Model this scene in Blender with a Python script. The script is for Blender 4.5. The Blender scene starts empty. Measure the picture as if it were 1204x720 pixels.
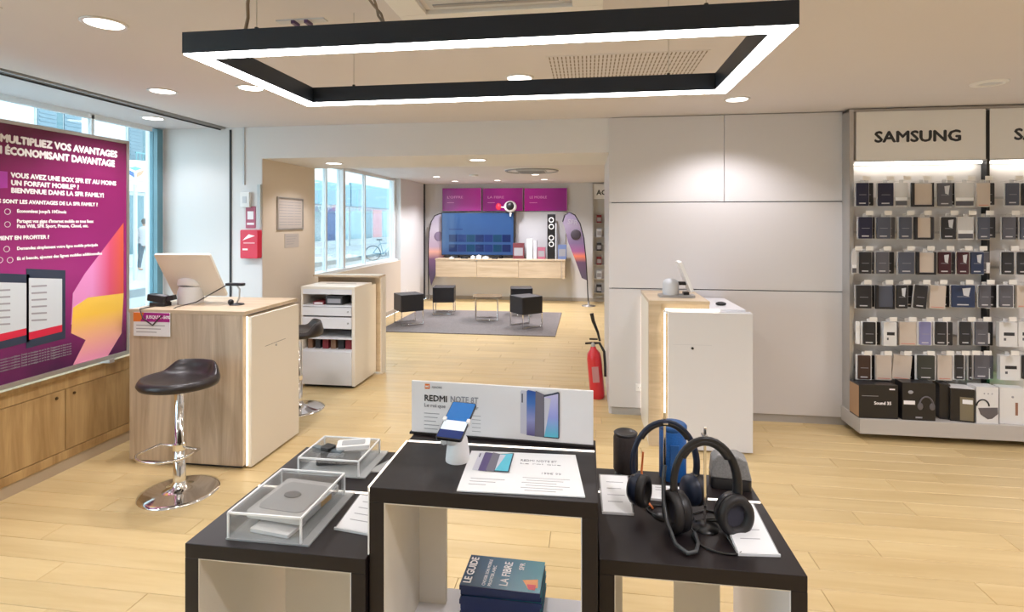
import bpy, math, random
from mathutils import Vector, Matrix
random.seed(7)
S = bpy.context.scene
C = S.collection
PI = math.pi
R = math.radians

# ------------------------------------------------------------ camera, world, exposure
YAW = R(7.9); FP = 640.0; EYE = 1.6; HORIZON = 262.0
cam = bpy.data.cameras.new('camera'); camo = bpy.data.objects.new('camera', cam); C.objects.link(camo)
cam.sensor_width = 36.0; cam.sensor_fit = 'HORIZONTAL'; cam.lens = FP/1204*36.0
cam.shift_y = -(360-HORIZON)/1204.0; cam.clip_start = 0.05; cam.clip_end = 200
camo.location = (0, 0, EYE); camo.rotation_euler = (PI/2, 0, YAW)
S.camera = camo
W = bpy.data.worlds.new('sky'); S.world = W; W.use_nodes = True
wn = W.node_tree; bg = wn.nodes['Background']
bg.inputs[0].default_value = (0.74, 0.90, 1.0, 1); bg.inputs[1].default_value = 6.0
S.view_settings.view_transform = 'Standard'; S.view_settings.look = 'None'
S.view_settings.gamma = 1; S.view_settings.use_curve_mapping = False
S.view_settings.exposure = 0.10
SPOT_W = 62.0      # one ceiling downlight
STRIP_E = 14.0     # pendant frame diffuser
WARM = (0.985, 0.945, 0.985)

def at(u, v, X=None, Y=None, z=None):     # a point of the photograph on a known plane, in metres
    t = (u-602)/FP; f = (-math.sin(YAW), math.cos(YAW)); r = (math.cos(YAW), math.sin(YAW))
    D = (f[0]+t*r[0], f[1]+t*r[1]); s = (HORIZON-v)/FP
    k = X/D[0] if X is not None else Y/D[1] if Y is not None else (z-EYE)/s
    return Vector((k*D[0], k*D[1], EYE+k*s))

# ------------------------------------------------------------ materials
MATS = {}
def mat(name, col, rough=0.5, metal=0.0, emit=0.0, vary=0.0, scale=6.0, bump=0.0, coat=0.0, spec=0.5):
    if name in MATS: return MATS[name]
    m = bpy.data.materials.new(name); m.use_nodes = True; MATS[name] = m
    nt = m.node_tree; b = nt.nodes['Principled BSDF']; L = nt.links
    c = (*col, 1)
    b.inputs['Base Color'].default_value = c; b.inputs['Roughness'].default_value = rough
    b.inputs['Metallic'].default_value = metal; b.inputs['Coat Weight'].default_value = coat
    b.inputs['Specular IOR Level'].default_value = spec
    if emit:
        b.inputs['Emission Color'].default_value = c; b.inputs['Emission Strength'].default_value = emit
    tc = nt.nodes.new('ShaderNodeTexCoord'); nz = nt.nodes.new('ShaderNodeTexNoise')
    nz.inputs['Scale'].default_value = scale; nz.inputs['Detail'].default_value = 4
    L.new(tc.outputs['Object'], nz.inputs['Vector'])
    mr = nt.nodes.new('ShaderNodeMapRange'); mr.inputs[3].default_value = max(0, rough-0.04); mr.inputs[4].default_value = min(1, rough+0.04)
    L.new(nz.outputs[0], mr.inputs[0]); L.new(mr.outputs[0], b.inputs['Roughness'])
    if vary:
        mx = nt.nodes.new('ShaderNodeMix'); mx.data_type = 'RGBA'
        mx.inputs[6].default_value = (*[x*(1-vary) for x in col], 1); mx.inputs[7].default_value = (*[min(1, x*(1+vary)) for x in col], 1)
        L.new(nz.outputs[0], mx.inputs[0]); L.new(mx.outputs[2], b.inputs['Base Color'])
    if bump:
        bp = nt.nodes.new('ShaderNodeBump'); bp.inputs['Strength'].default_value = bump; bp.inputs['Distance'].default_value = 0.002
        L.new(nz.outputs[0], bp.inputs['Height']); L.new(bp.outputs[0], b.inputs['Normal'])
    return m

def wood(name, c1, c2, axis='Z', rough=0.45, rnd=0.12, scl=1.0, knots=True):
    m = bpy.data.materials.new(name); m.use_nodes = True; MATS[name] = m
    nt = m.node_tree; b = nt.nodes['Principled BSDF']; L = nt.links; N = nt.nodes.new
    g = N('ShaderNodeNewGeometry'); oi = N('ShaderNodeObjectInfo')
    ad = N('ShaderNodeMath'); ad.operation = 'ADD'; L.new(g.outputs['Random Per Island'], ad.inputs[0]); L.new(oi.outputs['Random'], ad.inputs[1])
    fr = N('ShaderNodeMath'); fr.operation = 'FRACT'; L.new(ad.outputs[0], fr.inputs[0])
    mu = N('ShaderNodeMath'); mu.operation = 'MULTIPLY'; mu.inputs[1].default_value = 37.0 if rnd else 0; L.new(fr.outputs[0], mu.inputs[0])
    cb = N('ShaderNodeCombineXYZ')
    for i in range(3): L.new(mu.outputs[0], cb.inputs[i])
    va = N('ShaderNodeVectorMath'); va.operation = 'ADD'; L.new(g.outputs['Position'], va.inputs[0]); L.new(cb.outputs[0], va.inputs[1])
    mp = N('ShaderNodeMapping'); sc = {'X': (1.2, 14, 14), 'Y': (14, 1.2, 14), 'Z': (14, 14, 1.2)}[axis]
    mp.inputs['Scale'].default_value = [s*scl for s in sc]; L.new(va.outputs[0], mp.inputs['Vector'])
    n1 = N('ShaderNodeTexNoise'); n1.inputs['Scale'].default_value = 1.0; n1.inputs['Detail'].default_value = 7; n1.inputs['Roughness'].default_value = 0.62
    n1.inputs['Distortion'].default_value = 0.8 if knots else 0.2; L.new(mp.outputs[0], n1.inputs['Vector'])
    cr = N('ShaderNodeValToRGB'); cr.color_ramp.elements[0].position = 0.33; cr.color_ramp.elements[1].position = 0.66
    cr.color_ramp.elements[0].color = (*c2, 1); cr.color_ramp.elements[1].color = (*c1, 1); L.new(n1.outputs[0], cr.inputs[0])
    hs = N('ShaderNodeHueSaturation'); mr = N('ShaderNodeMapRange'); mr.inputs[3].default_value = 1-rnd; mr.inputs[4].default_value = 1+rnd
    L.new(fr.outputs[0], mr.inputs[0]); L.new(mr.outputs[0], hs.inputs['Value']); L.new(cr.outputs[0], hs.inputs['Color'])
    L.new(hs.outputs[0], b.inputs['Base Color']); b.inputs['Roughness'].default_value = rough
    bp = N('ShaderNodeBump'); bp.inputs['Strength'].default_value = 0.15; bp.inputs['Distance'].default_value = 0.001
    L.new(n1.outputs[0], bp.inputs['Height']); L.new(bp.outputs[0], b.inputs['Normal'])
    return m

def glass(name, tint=(1, 1, 1), gloss=0.08, rough=0.02, body=0.0, bodycol=(0.9, 0.9, 0.9)):
    m = bpy.data.materials.new(name); m.use_nodes = True; MATS[name] = m
    nt = m.node_tree; nt.nodes.remove(nt.nodes['Principled BSDF']); out = nt.nodes['Material Output']; N = nt.nodes.new; L = nt.links
    t = N('ShaderNodeBsdfTransparent'); t.inputs[0].default_value = (*tint, 1)
    g = N('ShaderNodeBsdfGlossy'); g.inputs['Roughness'].default_value = rough
    lw = N('ShaderNodeLayerWeight'); lw.inputs[0].default_value = 0.25
    ma = N('ShaderNodeMath'); ma.operation = 'MULTIPLY_ADD'; ma.inputs[1].default_value = 0.4; ma.inputs[2].default_value = gloss; L.new(lw.outputs['Fresnel'], ma.inputs[0])
    mx = N('ShaderNodeMixShader'); L.new(ma.outputs[0], mx.inputs[0]); L.new(t.outputs[0], mx.inputs[1]); L.new(g.outputs[0], mx.inputs[2])
    last = mx
    if body:
        d = N('ShaderNodeBsdfDiffuse'); d.inputs[0].default_value = (*bodycol, 1)
        m2 = N('ShaderNodeMixShader'); m2.inputs[0].default_value = body; L.new(mx.outputs[0], m2.inputs[1]); L.new(d.outputs[0], m2.inputs[2]); last = m2
    L.new(last.outputs[0], out.inputs[0]); return m

def gradient(name, stops, rough=0.3, axis='Z', lo=0.0, hi=1.0, emit=0.0, noise=0.0):
    m = bpy.data.materials.new(name); m.use_nodes = True; MATS[name] = m
    nt = m.node_tree; b = nt.nodes['Principled BSDF']; L = nt.links; N = nt.nodes.new
    g = N('ShaderNodeTexCoord'); sp = N('ShaderNodeSeparateXYZ'); L.new(g.outputs['Object'], sp.inputs[0])
    mr = N('ShaderNodeMapRange'); mr.inputs[1].default_value = lo; mr.inputs[2].default_value = hi; L.new(sp.outputs['XYZ'.index(axis)], mr.inputs[0])
    src = mr.outputs[0]
    if noise:
        nz = N('ShaderNodeTexNoise'); nz.inputs['Scale'].default_value = 2.2; L.new(g.outputs['Object'], nz.inputs['Vector'])
        a = N('ShaderNodeMath'); a.operation = 'MULTIPLY_ADD'; a.inputs[1].default_value = noise; L.new(nz.outputs[0], a.inputs[0]); L.new(src, a.inputs[2])
        s2 = N('ShaderNodeMath'); s2.operation = 'SUBTRACT'; s2.inputs[1].default_value = noise/2; L.new(a.outputs[0], s2.inputs[0]); src = s2.outputs[0]
    cr = N('ShaderNodeValToRGB'); e = cr.color_ramp.elements
    e[0].position, e[0].color = stops[0][0], (*stops[0][1], 1); e[1].position, e[1].color = stops[-1][0], (*stops[-1][1], 1)
    for p, c in stops[1:-1]:
        x = e.new(p); x.color = (*c, 1)
    L.new(src, cr.inputs[0]); L.new(cr.outputs[0], b.inputs['Base Color']); b.inputs['Roughness'].default_value = rough
    if emit: L.new(cr.outputs[0], b.inputs['Emission Color']); b.inputs['Emission Strength'].default_value = emit
    return m

white = mat('white_paint', (0.74, 0.735, 0.74), 0.6, vary=0.015, scale=2)
panelw = mat('white_wall_laminate', (0.66, 0.645, 0.655), 0.42, vary=0.012, scale=1.5)
ceilm = mat('ceiling_paint', (0.70, 0.675, 0.70), 0.8, vary=0.015, scale=2)
beige = mat('beige_wall_warm_jamb', (0.72, 0.63, 0.52), 0.65, vary=0.02)
lamw = mat('white_lacquer', (0.75, 0.75, 0.78), 0.3, vary=0.01)
lamc = mat('cream_lacquer', (0.82, 0.77, 0.68), 0.32, vary=0.01)
alu = mat('brushed_aluminium', (0.55, 0.54, 0.53), 0.35, 0.8, vary=0.04, scale=30)
chrome = mat('chrome', (0.82, 0.82, 0.83), 0.09, 1.0)
black = mat('black_plastic', (0.012, 0.012, 0.014), 0.35)
blackm = mat('black_matt_laminate', (0.013, 0.009, 0.010), 0.42, vary=0.15, scale=40, spec=0.38)
leather = mat('black_leather', (0.017, 0.018, 0.024), 0.42, vary=0.2, scale=60, bump=0.3)
brownleather = mat('dark_seat_leather', (0.018, 0.013, 0.013), 0.36, vary=0.2, scale=20)
dark = mat('dark_rail', (0.03, 0.03, 0.035), 0.6)  # one even dark tone for rails, slots and plinths
wplast = mat('white_plastic', (0.82, 0.82, 0.82), 0.35)
gplast = mat('light_grey_plastic', (0.58, 0.60, 0.64), 0.4)
led = mat('led_diffuser', (1.0, 0.88, 0.70), 0.5, emit=2.4)
ledt = mat('table_led', (1.0, 0.90, 0.80), 0.5, emit=1.8)
ledw = mat('pendant_diffuser', (1.0, 0.985, 0.96), 0.5, emit=STRIP_E)
lampm = mat('downlight_lens', (1.0, 0.95, 0.88), 0.5, emit=5.0)
ink = mat('black_ink', (0.03, 0.03, 0.035), 0.6)
inkg = mat('grey_ink', (0.33, 0.33, 0.36), 0.6)
inkw = mat('white_ink', (0.95, 0.92, 0.95), 0.5)
paper = mat('white_paper', (0.84, 0.85, 0.87), 0.55, vary=0.01)
red = mat('red_enamel', (0.62, 0.02, 0.03), 0.3, coat=0.3)
redp = mat('red_plastic', (0.66, 0.02, 0.06), 0.35)
purple = mat('purple_print', (0.26, 0.025, 0.17), 0.35)
orange = mat('orange_print', (0.85, 0.22, 0.03), 0.5)
oak = wood('oak_veneer', (0.66, 0.49, 0.31), (0.50, 0.35, 0.20), 'Z', 0.42, 0.05)
oakc = wood('counter_oak_veneer', (0.66, 0.55, 0.42), (0.43, 0.335, 0.24), 'Z', 0.42, 0.04)
oakt = wood('oak_top_veneer', (0.64, 0.52, 0.37), (0.50, 0.39, 0.26), 'X', 0.38, 0.04)
oakw = wood('golden_wainscot_oak', (0.54, 0.36, 0.16), (0.34, 0.205, 0.08), 'Z', 0.42, 0.06)
oakp = wood('pale_oak_floor', (0.645, 0.49, 0.25), (0.56, 0.405, 0.19), 'X', 0.34, 0.06, knots=False)
acr = glass('clear_acrylic', (0.975, 0.98, 0.98), 0.03, 0.02, 0.02)
acre = mat('frosted_acrylic_edge', (0.88, 0.89, 0.90), 0.25, spec=0.8)
acrb = glass('milky_acrylic_plate', (0.95, 0.96, 0.96), 0.05, 0.1, 0.45, (0.75, 0.77, 0.78))
pane = glass('window_glass', (0.93, 0.975, 0.98), 0.03, 0.0)
blister = glass('clear_blister', (0.9, 0.92, 0.94), 0.08, 0.2, 0.55, (0.88, 0.87, 0.87))

# ------------------------------------------------------------ mesh builder
class MB:
    def __init__(s): s.v = []; s.f = []; s.sm = []
    def add(s, vs, fs, smooth=False, M=None):
        o = len(s.v)
        for p in vs:
            p = Vector(p); s.v.append(M @ p if M else p)
        for f in fs: s.f.append([i+o for i in f]); s.sm.append(smooth)
        return s
    def box(s, x0, x1, y0, y1, z0, z1, M=None):
        vs = [(x, y, z) for z in (z0, z1) for y in (y0, y1) for x in (x0, x1)]
        return s.add(vs, [(0, 2, 3, 1), (4, 5, 7, 6), (0, 1, 5, 4), (2, 6, 7, 3), (0, 4, 6, 2), (1, 3, 7, 5)], M=M)
    def rbox(s, x0, x1, y0, y1, z0, z1, r, n=4, axis='Z', M=None):      # box rounded round one axis
        def rr(a0, a1, b0, b1):
            pts = []
            for cx, cy, a in ((a1-r, b1-r, 0), (a0+r, b1-r, 90), (a0+r, b0+r, 180), (a1-r, b0+r, 270)):
                for k in range(n+1):
                    t = R(a+90*k/n); pts.append((cx+r*math.cos(t), cy+r*math.sin(t)))
            return pts
        if axis == 'Z': return s.prism(rr(x0, x1, y0, y1), z0, z1, 'Z', M)
        if axis == 'Y': return s.prism(rr(x0, x1, z0, z1), y0, y1, 'Y', M)
        return s.prism(rr(y0, y1, z0, z1), x0, x1, 'X', M)
    def prism(s, pts, a0, a1, axis='Z', M=None):
        n = len(pts)
        def mk(p, q, h): return {'Z': (p, q, h), 'Y': (p, h, q), 'X': (h, p, q)}[axis]
        vs = [mk(p, q, a0) for p, q in pts]+[mk(p, q, a1) for p, q in pts]
        fs = [tuple(range(n))[::-1], tuple(range(n, 2*n))]+[(i, (i+1) % n, n+(i+1) % n, n+i) for i in range(n)]
        return s.add(vs, fs, M=M)
    def lathe(s, prof, c=(0, 0, 0), n=28, M=None, sx=1, sy=1):
        vs = []; fs = []; c = Vector(c)
        for r, z in prof:
            for k in range(n):
                a = 2*PI*k/n; vs.append(c+Vector((r*sx*math.cos(a), r*sy*math.sin(a), z)))
        m = len(prof)
        for i in range(m-1):
            for k in range(n):
                fs.append((i*n+k, i*n+(k+1) % n, (i+1)*n+(k+1) % n, (i+1)*n+k))
        s.add(vs, fs, True, M)
        s.add(vs[:n], [tuple(range(n))[::-1]], False, M); s.add(vs[-n:], [tuple(range(n))], False, M)
        return s
    def cyl(s, p0, p1, r0, r1=None, n=16):
        p0, p1 = Vector(p0), Vector(p1); d = p1-p0; q = d.to_track_quat('Z', 'Y').to_matrix().to_4x4()
        return s.lathe([(r0, 0), (r1 if r1 is not None else r0, d.length)], n=n, M=Matrix.Translation(p0) @ q)
    def tube(s, pts, r, n=8, closed=False, flat=1.0):
        pts = [Vector(p) for p in pts]; m = len(pts); vs = []; fs = []; nx = None
        for i, p in enumerate(pts):
            a = pts[(i-1) % m] if closed or i > 0 else p; b = pts[(i+1) % m] if closed or i < m-1 else p
            t = (b-a).normalized()
            if nx is None: nx = t.orthogonal().normalized()
            nx = (nx-t*nx.dot(t)).normalized(); ny = t.cross(nx)
            rad = r[i] if isinstance(r, (list, tuple)) else r
            for k in range(n):
                an = 2*PI*k/n; vs.append(p+nx*(rad*math.cos(an))+ny*(rad*flat*math.sin(an)))
        for i in range(m if closed else m-1):
            j = (i+1) % m
            for k in range(n): fs.append((i*n+k, i*n+(k+1) % n, j*n+(k+1) % n, j*n+k))
        s.add(vs, fs, True)
        if not closed: s.add(vs[:n], [tuple(range(n))[::-1]]); s.add(vs[-n:], [tuple(range(n))])
        return s
    def ball(s, c, r, n=16, m=10, sc=(1, 1, 1), M=None):
        prof = [(max(1e-4, r*math.sin(PI*i/m)), -r*math.cos(PI*i/m)) for i in range(m+1)]
        T = Matrix.Translation(Vector(c)) @ Matrix.Diagonal((*sc, 1)); T = M @ T if M else T
        return s.lathe(prof, n=n, M=T)
    def build(s, name, m, parent=None, bevel=0, seg=2, loc=None, rot=None):
        me = bpy.data.meshes.new(name); me.from_pydata([tuple(v) for v in s.v], [], s.f)
        me.polygons.foreach_set('use_smooth', s.sm); me.materials.append(m); me.update()
        return link(name, me, parent, bevel, seg, loc, rot)
def link(name, me, parent=None, bevel=0, seg=2, loc=None, rot=None):
    o = bpy.data.objects.new(name, me); C.objects.link(o)
    if parent is not None: o.parent = parent
    if loc: o.location = loc
    if rot: o.rotation_euler = rot
    if bevel:
        b = o.modifiers.new('bevel', 'BEVEL'); b.width = bevel; b.segments = seg; b.limit_method = 'ANGLE'; b.harden_normals = False
    return o
def box(name, m, x0, x1, y0, y1, z0, z1, parent=None, bevel=0):
    return MB().box(x0, x1, y0, y1, z0, z1).build(name, m, parent, bevel)
def tag(o, label=None, cat=None, group=None, kind=None):
    if label: o['label'] = label
    if cat: o['category'] = cat
    if group: o['group'] = group
    if kind: o['kind'] = kind
    return o
def thing(name, loc, label, cat, group=None, rz=0):
    o = bpy.data.objects.new(name, None); C.objects.link(o); o.location = loc; o.rotation_euler = (0, 0, rz); o.empty_display_size = 0.05
    return tag(o, label, cat, group)
def struct(o): o['kind'] = 'structure'; return o
def lettering(txt, size, m, parent, loc, rot, name='lettering', width=None, bold=0.0, ext=0.0006, align='LEFT', xs=1.0):
    cu = bpy.data.curves.new('t', 'FONT'); cu.body = txt; cu.size = size/0.7; cu.extrude = ext;  cu.align_x = align; cu.resolution_u = 2
    tmp = bpy.data.objects.new('t', cu); C.objects.link(tmp)
    me = bpy.data.meshes.new_from_object(tmp.evaluated_get(bpy.context.evaluated_depsgraph_get()))
    bpy.data.objects.remove(tmp); bpy.data.curves.remove(cu)
    if bold:
        vs = [v.co.copy() for v in me.vertices]; fs = [list(p.vertices) for p in me.polygons]; nv = len(vs); d = bold*size*2.2
        V = [tuple(v+Vector((dx, dy, dz))) for dx, dy, dz in ((-d, 0, 0), (d, 0, 0.00015), (0, d, 0.0003), (0, -d, 0.00045)) for v in vs]
        me = bpy.data.meshes.new(name); me.from_pydata(V, [], [[i+nv*k for i in f] for k in range(4) for f in fs])
    if width and len(me.vertices):
        xsr = [v.co.x for v in me.vertices]; xs = width/max(1e-6, max(xsr)-min(xsr))
    for v in me.vertices: v.co.x *= xs
    me.materials.clear(); me.materials.append(m)
    return link(name, me, parent, loc=loc, rot=rot)
FACE_Y = (PI/2, 0, 0)          # reads from -Y
FACE_X = (PI/2, 0, PI/2)       # reads from +X
CEIL = 2.48; WY = 4.634

# ============================================================ THE SETTING
# floor: boards run along X
fl = struct(MB().box(-3.40, 5.0, -3.0, 11.3, -0.06, -0.013).build('floor', mat('floor_joint', (0.34, 0.24, 0.13), 0.7)))
PW = 0.142; PL = 1.25; GAP = 0.0022
plank_me = {}
def plank_mesh(L):
    L = round(L, 3)
    if L not in plank_me:
        m = MB(); b = 0.0016; x, y, z0, z1 = L/2-GAP/2, PW/2-GAP/2, -0.013, 0.0
        vs = [(-x, -y, z0), (x, -y, z0), (x, y, z0), (-x, y, z0), (-x, -y, z1-b), (x, -y, z1-b), (x, y, z1-b), (-x, y, z1-b),
              (-x+b, -y+b, z1), (x-b, -y+b, z1), (x-b, y-b, z1), (-x+b, y-b, z1)]
        m.add(vs, [(0, 1, 5, 4), (1, 2, 6, 5), (2, 3, 7, 6), (3, 0, 4, 7), (4, 5, 9, 8), (5, 6, 10, 9), (6, 7, 11, 10), (7, 4, 8, 11), (8, 9, 10, 11)])
        me = bpy.data.meshes.new('plank'); me.from_pydata([tuple(v) for v in m.v], [], m.f); me.materials.append(oakp); plank_me[L] = (me, m)
    return plank_me[L]
far = MB(); nrow = int((11.27+3.0)/PW)
for i in range(nrow):
    y = -3.0+(i+0.5)*PW; off = (i*0.437+0.1*math.sin(i*2.1)) % 1.0*PL; x = -3.38-PL+off
    while x < 4.98:
        a, b = max(x, -3.38), min(x+PL, 4.98)
        if b-a > 0.05:
            me, m = plank_mesh(b-a); near = 1.8 < y < 4.9 and a < 3.4
            if near and not (y > WY and a > 0.3): link('plank', me, fl, loc=((a+b)/2, y, 0))
            else: far.add(m.v, m.f, M=Matrix.Translation(((a+b)/2, y, 0)))
        x += PL
tag(far.build('planks', oakp, fl), kind='stuff')

# ceilings (main room, lounge)
ce = MB().box(-3.30, 5.0, -3.0, WY+0.02, CEIL, CEIL+0.1)
ce.box(-4.1, -3.38, -3.0, WY+0.02, CEIL, CEIL+0.1); ce.box(-3.38, -3.30, -3.0, WY+0.02, CEIL+0.05, CEIL+0.1)
struct(ce.build('ceiling', ceilm))
struct(box('ceiling', ceilm, -3.7, 5.0, 5.6, 11.4, 2.41, 2.5))
# header and piers around the opening
struct(box('wall_header', white, -2.9605, 0.20, WY, 5.6, 2.19, 2.52))
wl = struct(MB().box(-3.30, -2.96, WY, 5.6, 0, 2.52).build('wall_pier', white))
box('warm_lit_jamb', beige, -2.965, -2.955, WY+0.006, 5.6, 0.0, 2.19, wl)  # warm light on this pier face is put into its beige colour
# bay end wall and outside wall
struct(box('wall_bay', white, -4.15, -3.30, WY, WY+0.12, -0.1, 2.52))
struct(box('trim_1', dark, -3.281, -3.262, WY-0.008, WY+0.0, 0.62, 2.46))
tr2 = MB()
for x in (-3.37, -3.335): tr2.box(x, x+0.012, -3.0, WY, CEIL-0.012, CEIL+0.05)
struct(tr2.build('trim_2', alu))
struct(MB().box(-3.385, -3.372, -3.0, WY, CEIL-0.02, CEIL).build('trim_3', dark))
struct(box('trim_4', gplast, -3.142, -3.128, WY-0.012, WY, 1.95, 2.48))

# partition wall with laminate panels
pw = struct(MB().box(0.20, 5.0, WY, 5.9, 0.0, 2.52).build('wall_back', mat('panel_joint_dark', (0.16, 0.17, 0.19), 0.8)))  # dark core that shows in the joints between panels
xs = [0.178, 1.10, 2.03, 3.0, 4.0, 5.0]; zs = [0.06, 1.053, 1.768, 2.478]
for i in range(5):
    for j in range(3):
        g = 0.004
        if j < 2 and i in (0,):     # lower rows run through as one wide panel on the left
            box('panel', panelw, xs[0], xs[2]-0.002, WY-0.022, WY+0.002, zs[j]+g, zs[j+1]-g, pw, 0.0015)
        elif j < 2 and i == 1: continue
        else: box('panel', panelw, xs[i]+(0 if i == 0 else 0.002), xs[i+1]-0.002, WY-0.022, WY+0.002, zs[j]+g, zs[j+1]-g, pw, 0.0015)
box('end_panel', panelw, 0.178, 0.20, WY+0.002, 5.9, 0.0, 2.48, pw)
struct(box('baseboard_back', mat('grey_plinth', (0.42, 0.40, 0.38), 0.5), 0.20, 5.0, WY-0.012, WY+0.0, 0.0, 0.06))

# room shell outside the frame
struct(box('wall_right', white, 5.0, 5.1, -3.0, 11.4, 0, 2.52))
struct(box('wall_front', white, -4.15, 5.0, -3.1, -3.0, 0, 2.52))
# lounge walls
BY = 11.17
bw = struct(box('wall_lounge', white, -3.55, 5.0, BY, BY+0.1, 0, 2.5))
lw_ = MB().box(-3.62, -3.40, 5.6, 9.62, 0, 0.91).box(-3.62, -3.40, 5.6, 5.75, 0.91, 2.5)
struct(lw_.build('wall_left', beige))
struct(box('wall_lounge_return', white, -3.62, -3.40, 9.62, BY, 0, 2.5))
struct(box('trim_5', dark, -3.40, -3.375, 11.03, 11.07, 0.0, 2.41))
struct(box('baseboard_lounge', mat('taupe_plinth', (0.45, 0.40, 0.34), 0.5), -3.4, 5.0, BY-0.012, BY, 0.0, 0.07))
struct(box('baseboard_left', mat('taupe_plinth', (0.45, 0.40, 0.34), 0.5), -3.40, -3.388, 5.6, 9.62, 0.0, 0.07))

# shop window of the bay
wf = mat('blue_grey_window_frame', (0.13, 0.27, 0.33), 0.4)
wfw = mat('white_window_frame', (0.80, 0.83, 0.85), 0.4)
w1 = struct(MB().box(-4.02, -3.93, -3.0, 4.6, 0.0, 0.56).build('window_1', wfw))
box('frame_post', wf, -4.02, -3.94, 4.535, 4.60, 0.6, 2.47, w1)
box('frame_post', wfw, -4.02, -3.96, 4.60, 4.634, 0.6, 2.47, w1)
box('frame_post', wfw, -4.00, -3.96, 3.88, 3.905, 0.6, 2.47, w1)
box('frame_post', wf, -4.00, -3.96, 1.5, 1.56, 0.6, 2.47, w1)
box('frame_rail', wfw, -4.00, -3.96, -3.0, 4.5, 2.44, 2.48, w1)
box('frame_rail', wfw, -4.02, -3.94, -3.0, 4.5, 0.56, 0.62, w1)
for a, b in ((-3.0, 1.5), (1.56, 3.88), (3.905, 4.535)): box('pane', pane, -3.986, -3.978, a, b, 0.62, 2.44, w1)
# lounge window
w2 = struct(MB().box(-3.60, -3.44, 5.75, 9.60, 0.91, 0.945).build('window_2', wfw))
for y0, w_, d in ((5.75, .05, .05), (6.95, .035, .05), (7.42, .075, .1), (8.25, .035, .05), (9.53, .08, .08)): box('frame_post', wfw, -3.53-d/2, -3.53+d/2, y0, y0+w_, 0.945, 2.40, w2)
box('frame_rail', wfw, -3.56, -3.50, 5.75, 9.6, 2.36, 2.41, w2)
for a, b in ((5.8, 6.95), (6.985, 7.42), (7.495, 8.25), (8.285, 9.53)): box('pane', pane, -3.534, -3.526, a, b, 0.945, 2.36, w2)

# ============================================================ LEFT BAY: low oak cabinet run, poster
cab = thing('window_bench', (-3.34, 1.5, 0), 'long golden oak bench cabinet running under the shop window', 'bench')
box('carcass', oakw, -0.60, -0.006, -4.4, 3.12, 0.0, 0.60, cab)
box('top_board', oakw, -0.605, 0.012, -4.4, 3.12, 0.60, 0.625, cab, 0.002)
box('top_rail', oakw, -0.006, 0.008, -4.4, 3.12, 0.53, 0.60, cab)
box('bottom_rail', oakw, -0.006, 0.008, -4.4, 3.12, 0.075, 0.13, cab)
box('plinth', mat('pale_plinth', (0.50, 0.40, 0.28), 0.5), -0.006, 0.002, -4.4, 3.12, 0.0, 0.075, cab)
yy = -4.4
for y0, y1 in ((-1.0, 0.05), (0.056, 1.10), (1.106, 1.578), (1.584, 2.15), (2.156, 3.12)):
    d = box('door', oakw, -0.006, 0.006, y0, y1, 0.134, 0.526, cab, 0.0012)
for y in (1.52, 1.64):
    MB().cyl((0.004, y, 0.485), (0.012, y, 0.485), 0.009, n=12).build('lock', mat('dark_brass', (0.12, 0.08, 0.04), 0.4, 0.7), cab)
PX = -3.30
po = thing('poster_stand', (PX, 2.9, 0.62), 'large purple framed advertising poster standing on the window bench', 'poster')
def pq(u, v):
    p = at(u, v, X=PX+0.01); return (p.y-2.9, p.z-0.62)
y0p, y1p = -0.80, 0.625; z0p, z1p = 0.03, 1.57
gp = gradient('poster_purple', [(0, (0.06, 0.012, 0.06)), (0.35, (0.34, 0.03, 0.20)), (0.75, (0.26, 0.02, 0.13)), (1, (0.12, 0.012, 0.055))], 0.25, 'Z', z0p, z1p, noise=0.3)
box('print', gp, 0.0, 0.008, y0p+0.02, y1p-0.02, z0p+0.02, z1p-0.02, po)
fr = MB(); fx0, fx1 = -0.012, 0.014
fr.box(fx0, fx1, y0p, y1p, z0p, z0p+0.028); fr.box(fx0, fx1, y0p, y1p, z1p-0.022, z1p); fr.box(fx0, fx1, y0p, y0p+0.022, z0p+.028, z1p-.022); fr.box(fx0, fx1, y1p-0.022, y1p, z0p+.028, z1p-.022)
fr.build('frame', alu, po, 0.001)
box('back_board', wplast, -0.012, 0.0, y0p+0.02, y1p-0.02, z0p+0.02, z1p-0.02, po)
for y in (-0.6, 0.45): box('foot', alu, -0.10, 0.022, y, y+0.04, 0.005, 0.03, po)
def pprint(pts, name, m, x=0.0086):     # flat print on the poster
    MB().prism([pq(*p) for p in pts], x-0.0012, x, 'X').build(name, m, po)
rib1 = gradient('ribbon_red', [(0, (0.80, 0.30, 0.62)), (0.5, (0.72, 0.10, 0.20)), (1, (0.74, 0.13, 0.03))], 0.3, 'Y', 0.33, 0.60)
rib2 = gradient('ribbon_yellow', [(0, (0.86, 0.33, 0.50)), (0.45, (0.95, 0.60, 0.08)), (0.8, (0.93, 0.66, 0.12)), (1, (0.88, 0.36, 0.42))], 0.3, 'Z', 0.08, 0.72)
pprint([(145.5, 262), (145.5, 347), (104, 366), (84, 382), (86, 345), (100, 322)], 'ribbon_print', rib1)
pprint([(104, 350), (145.5, 345), (143, 392), (127, 418.5), (86, 429.5), (101, 400), (84, 392), (86, 362)], 'ribbon_print', rib2, 0.0092)
scr = mat('phone_screen_print', (0.62, 0.68, 0.72), 0.3)
bez = mat('phone_bezel_print', (0.03, 0.045, 0.08), 0.3)
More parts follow.
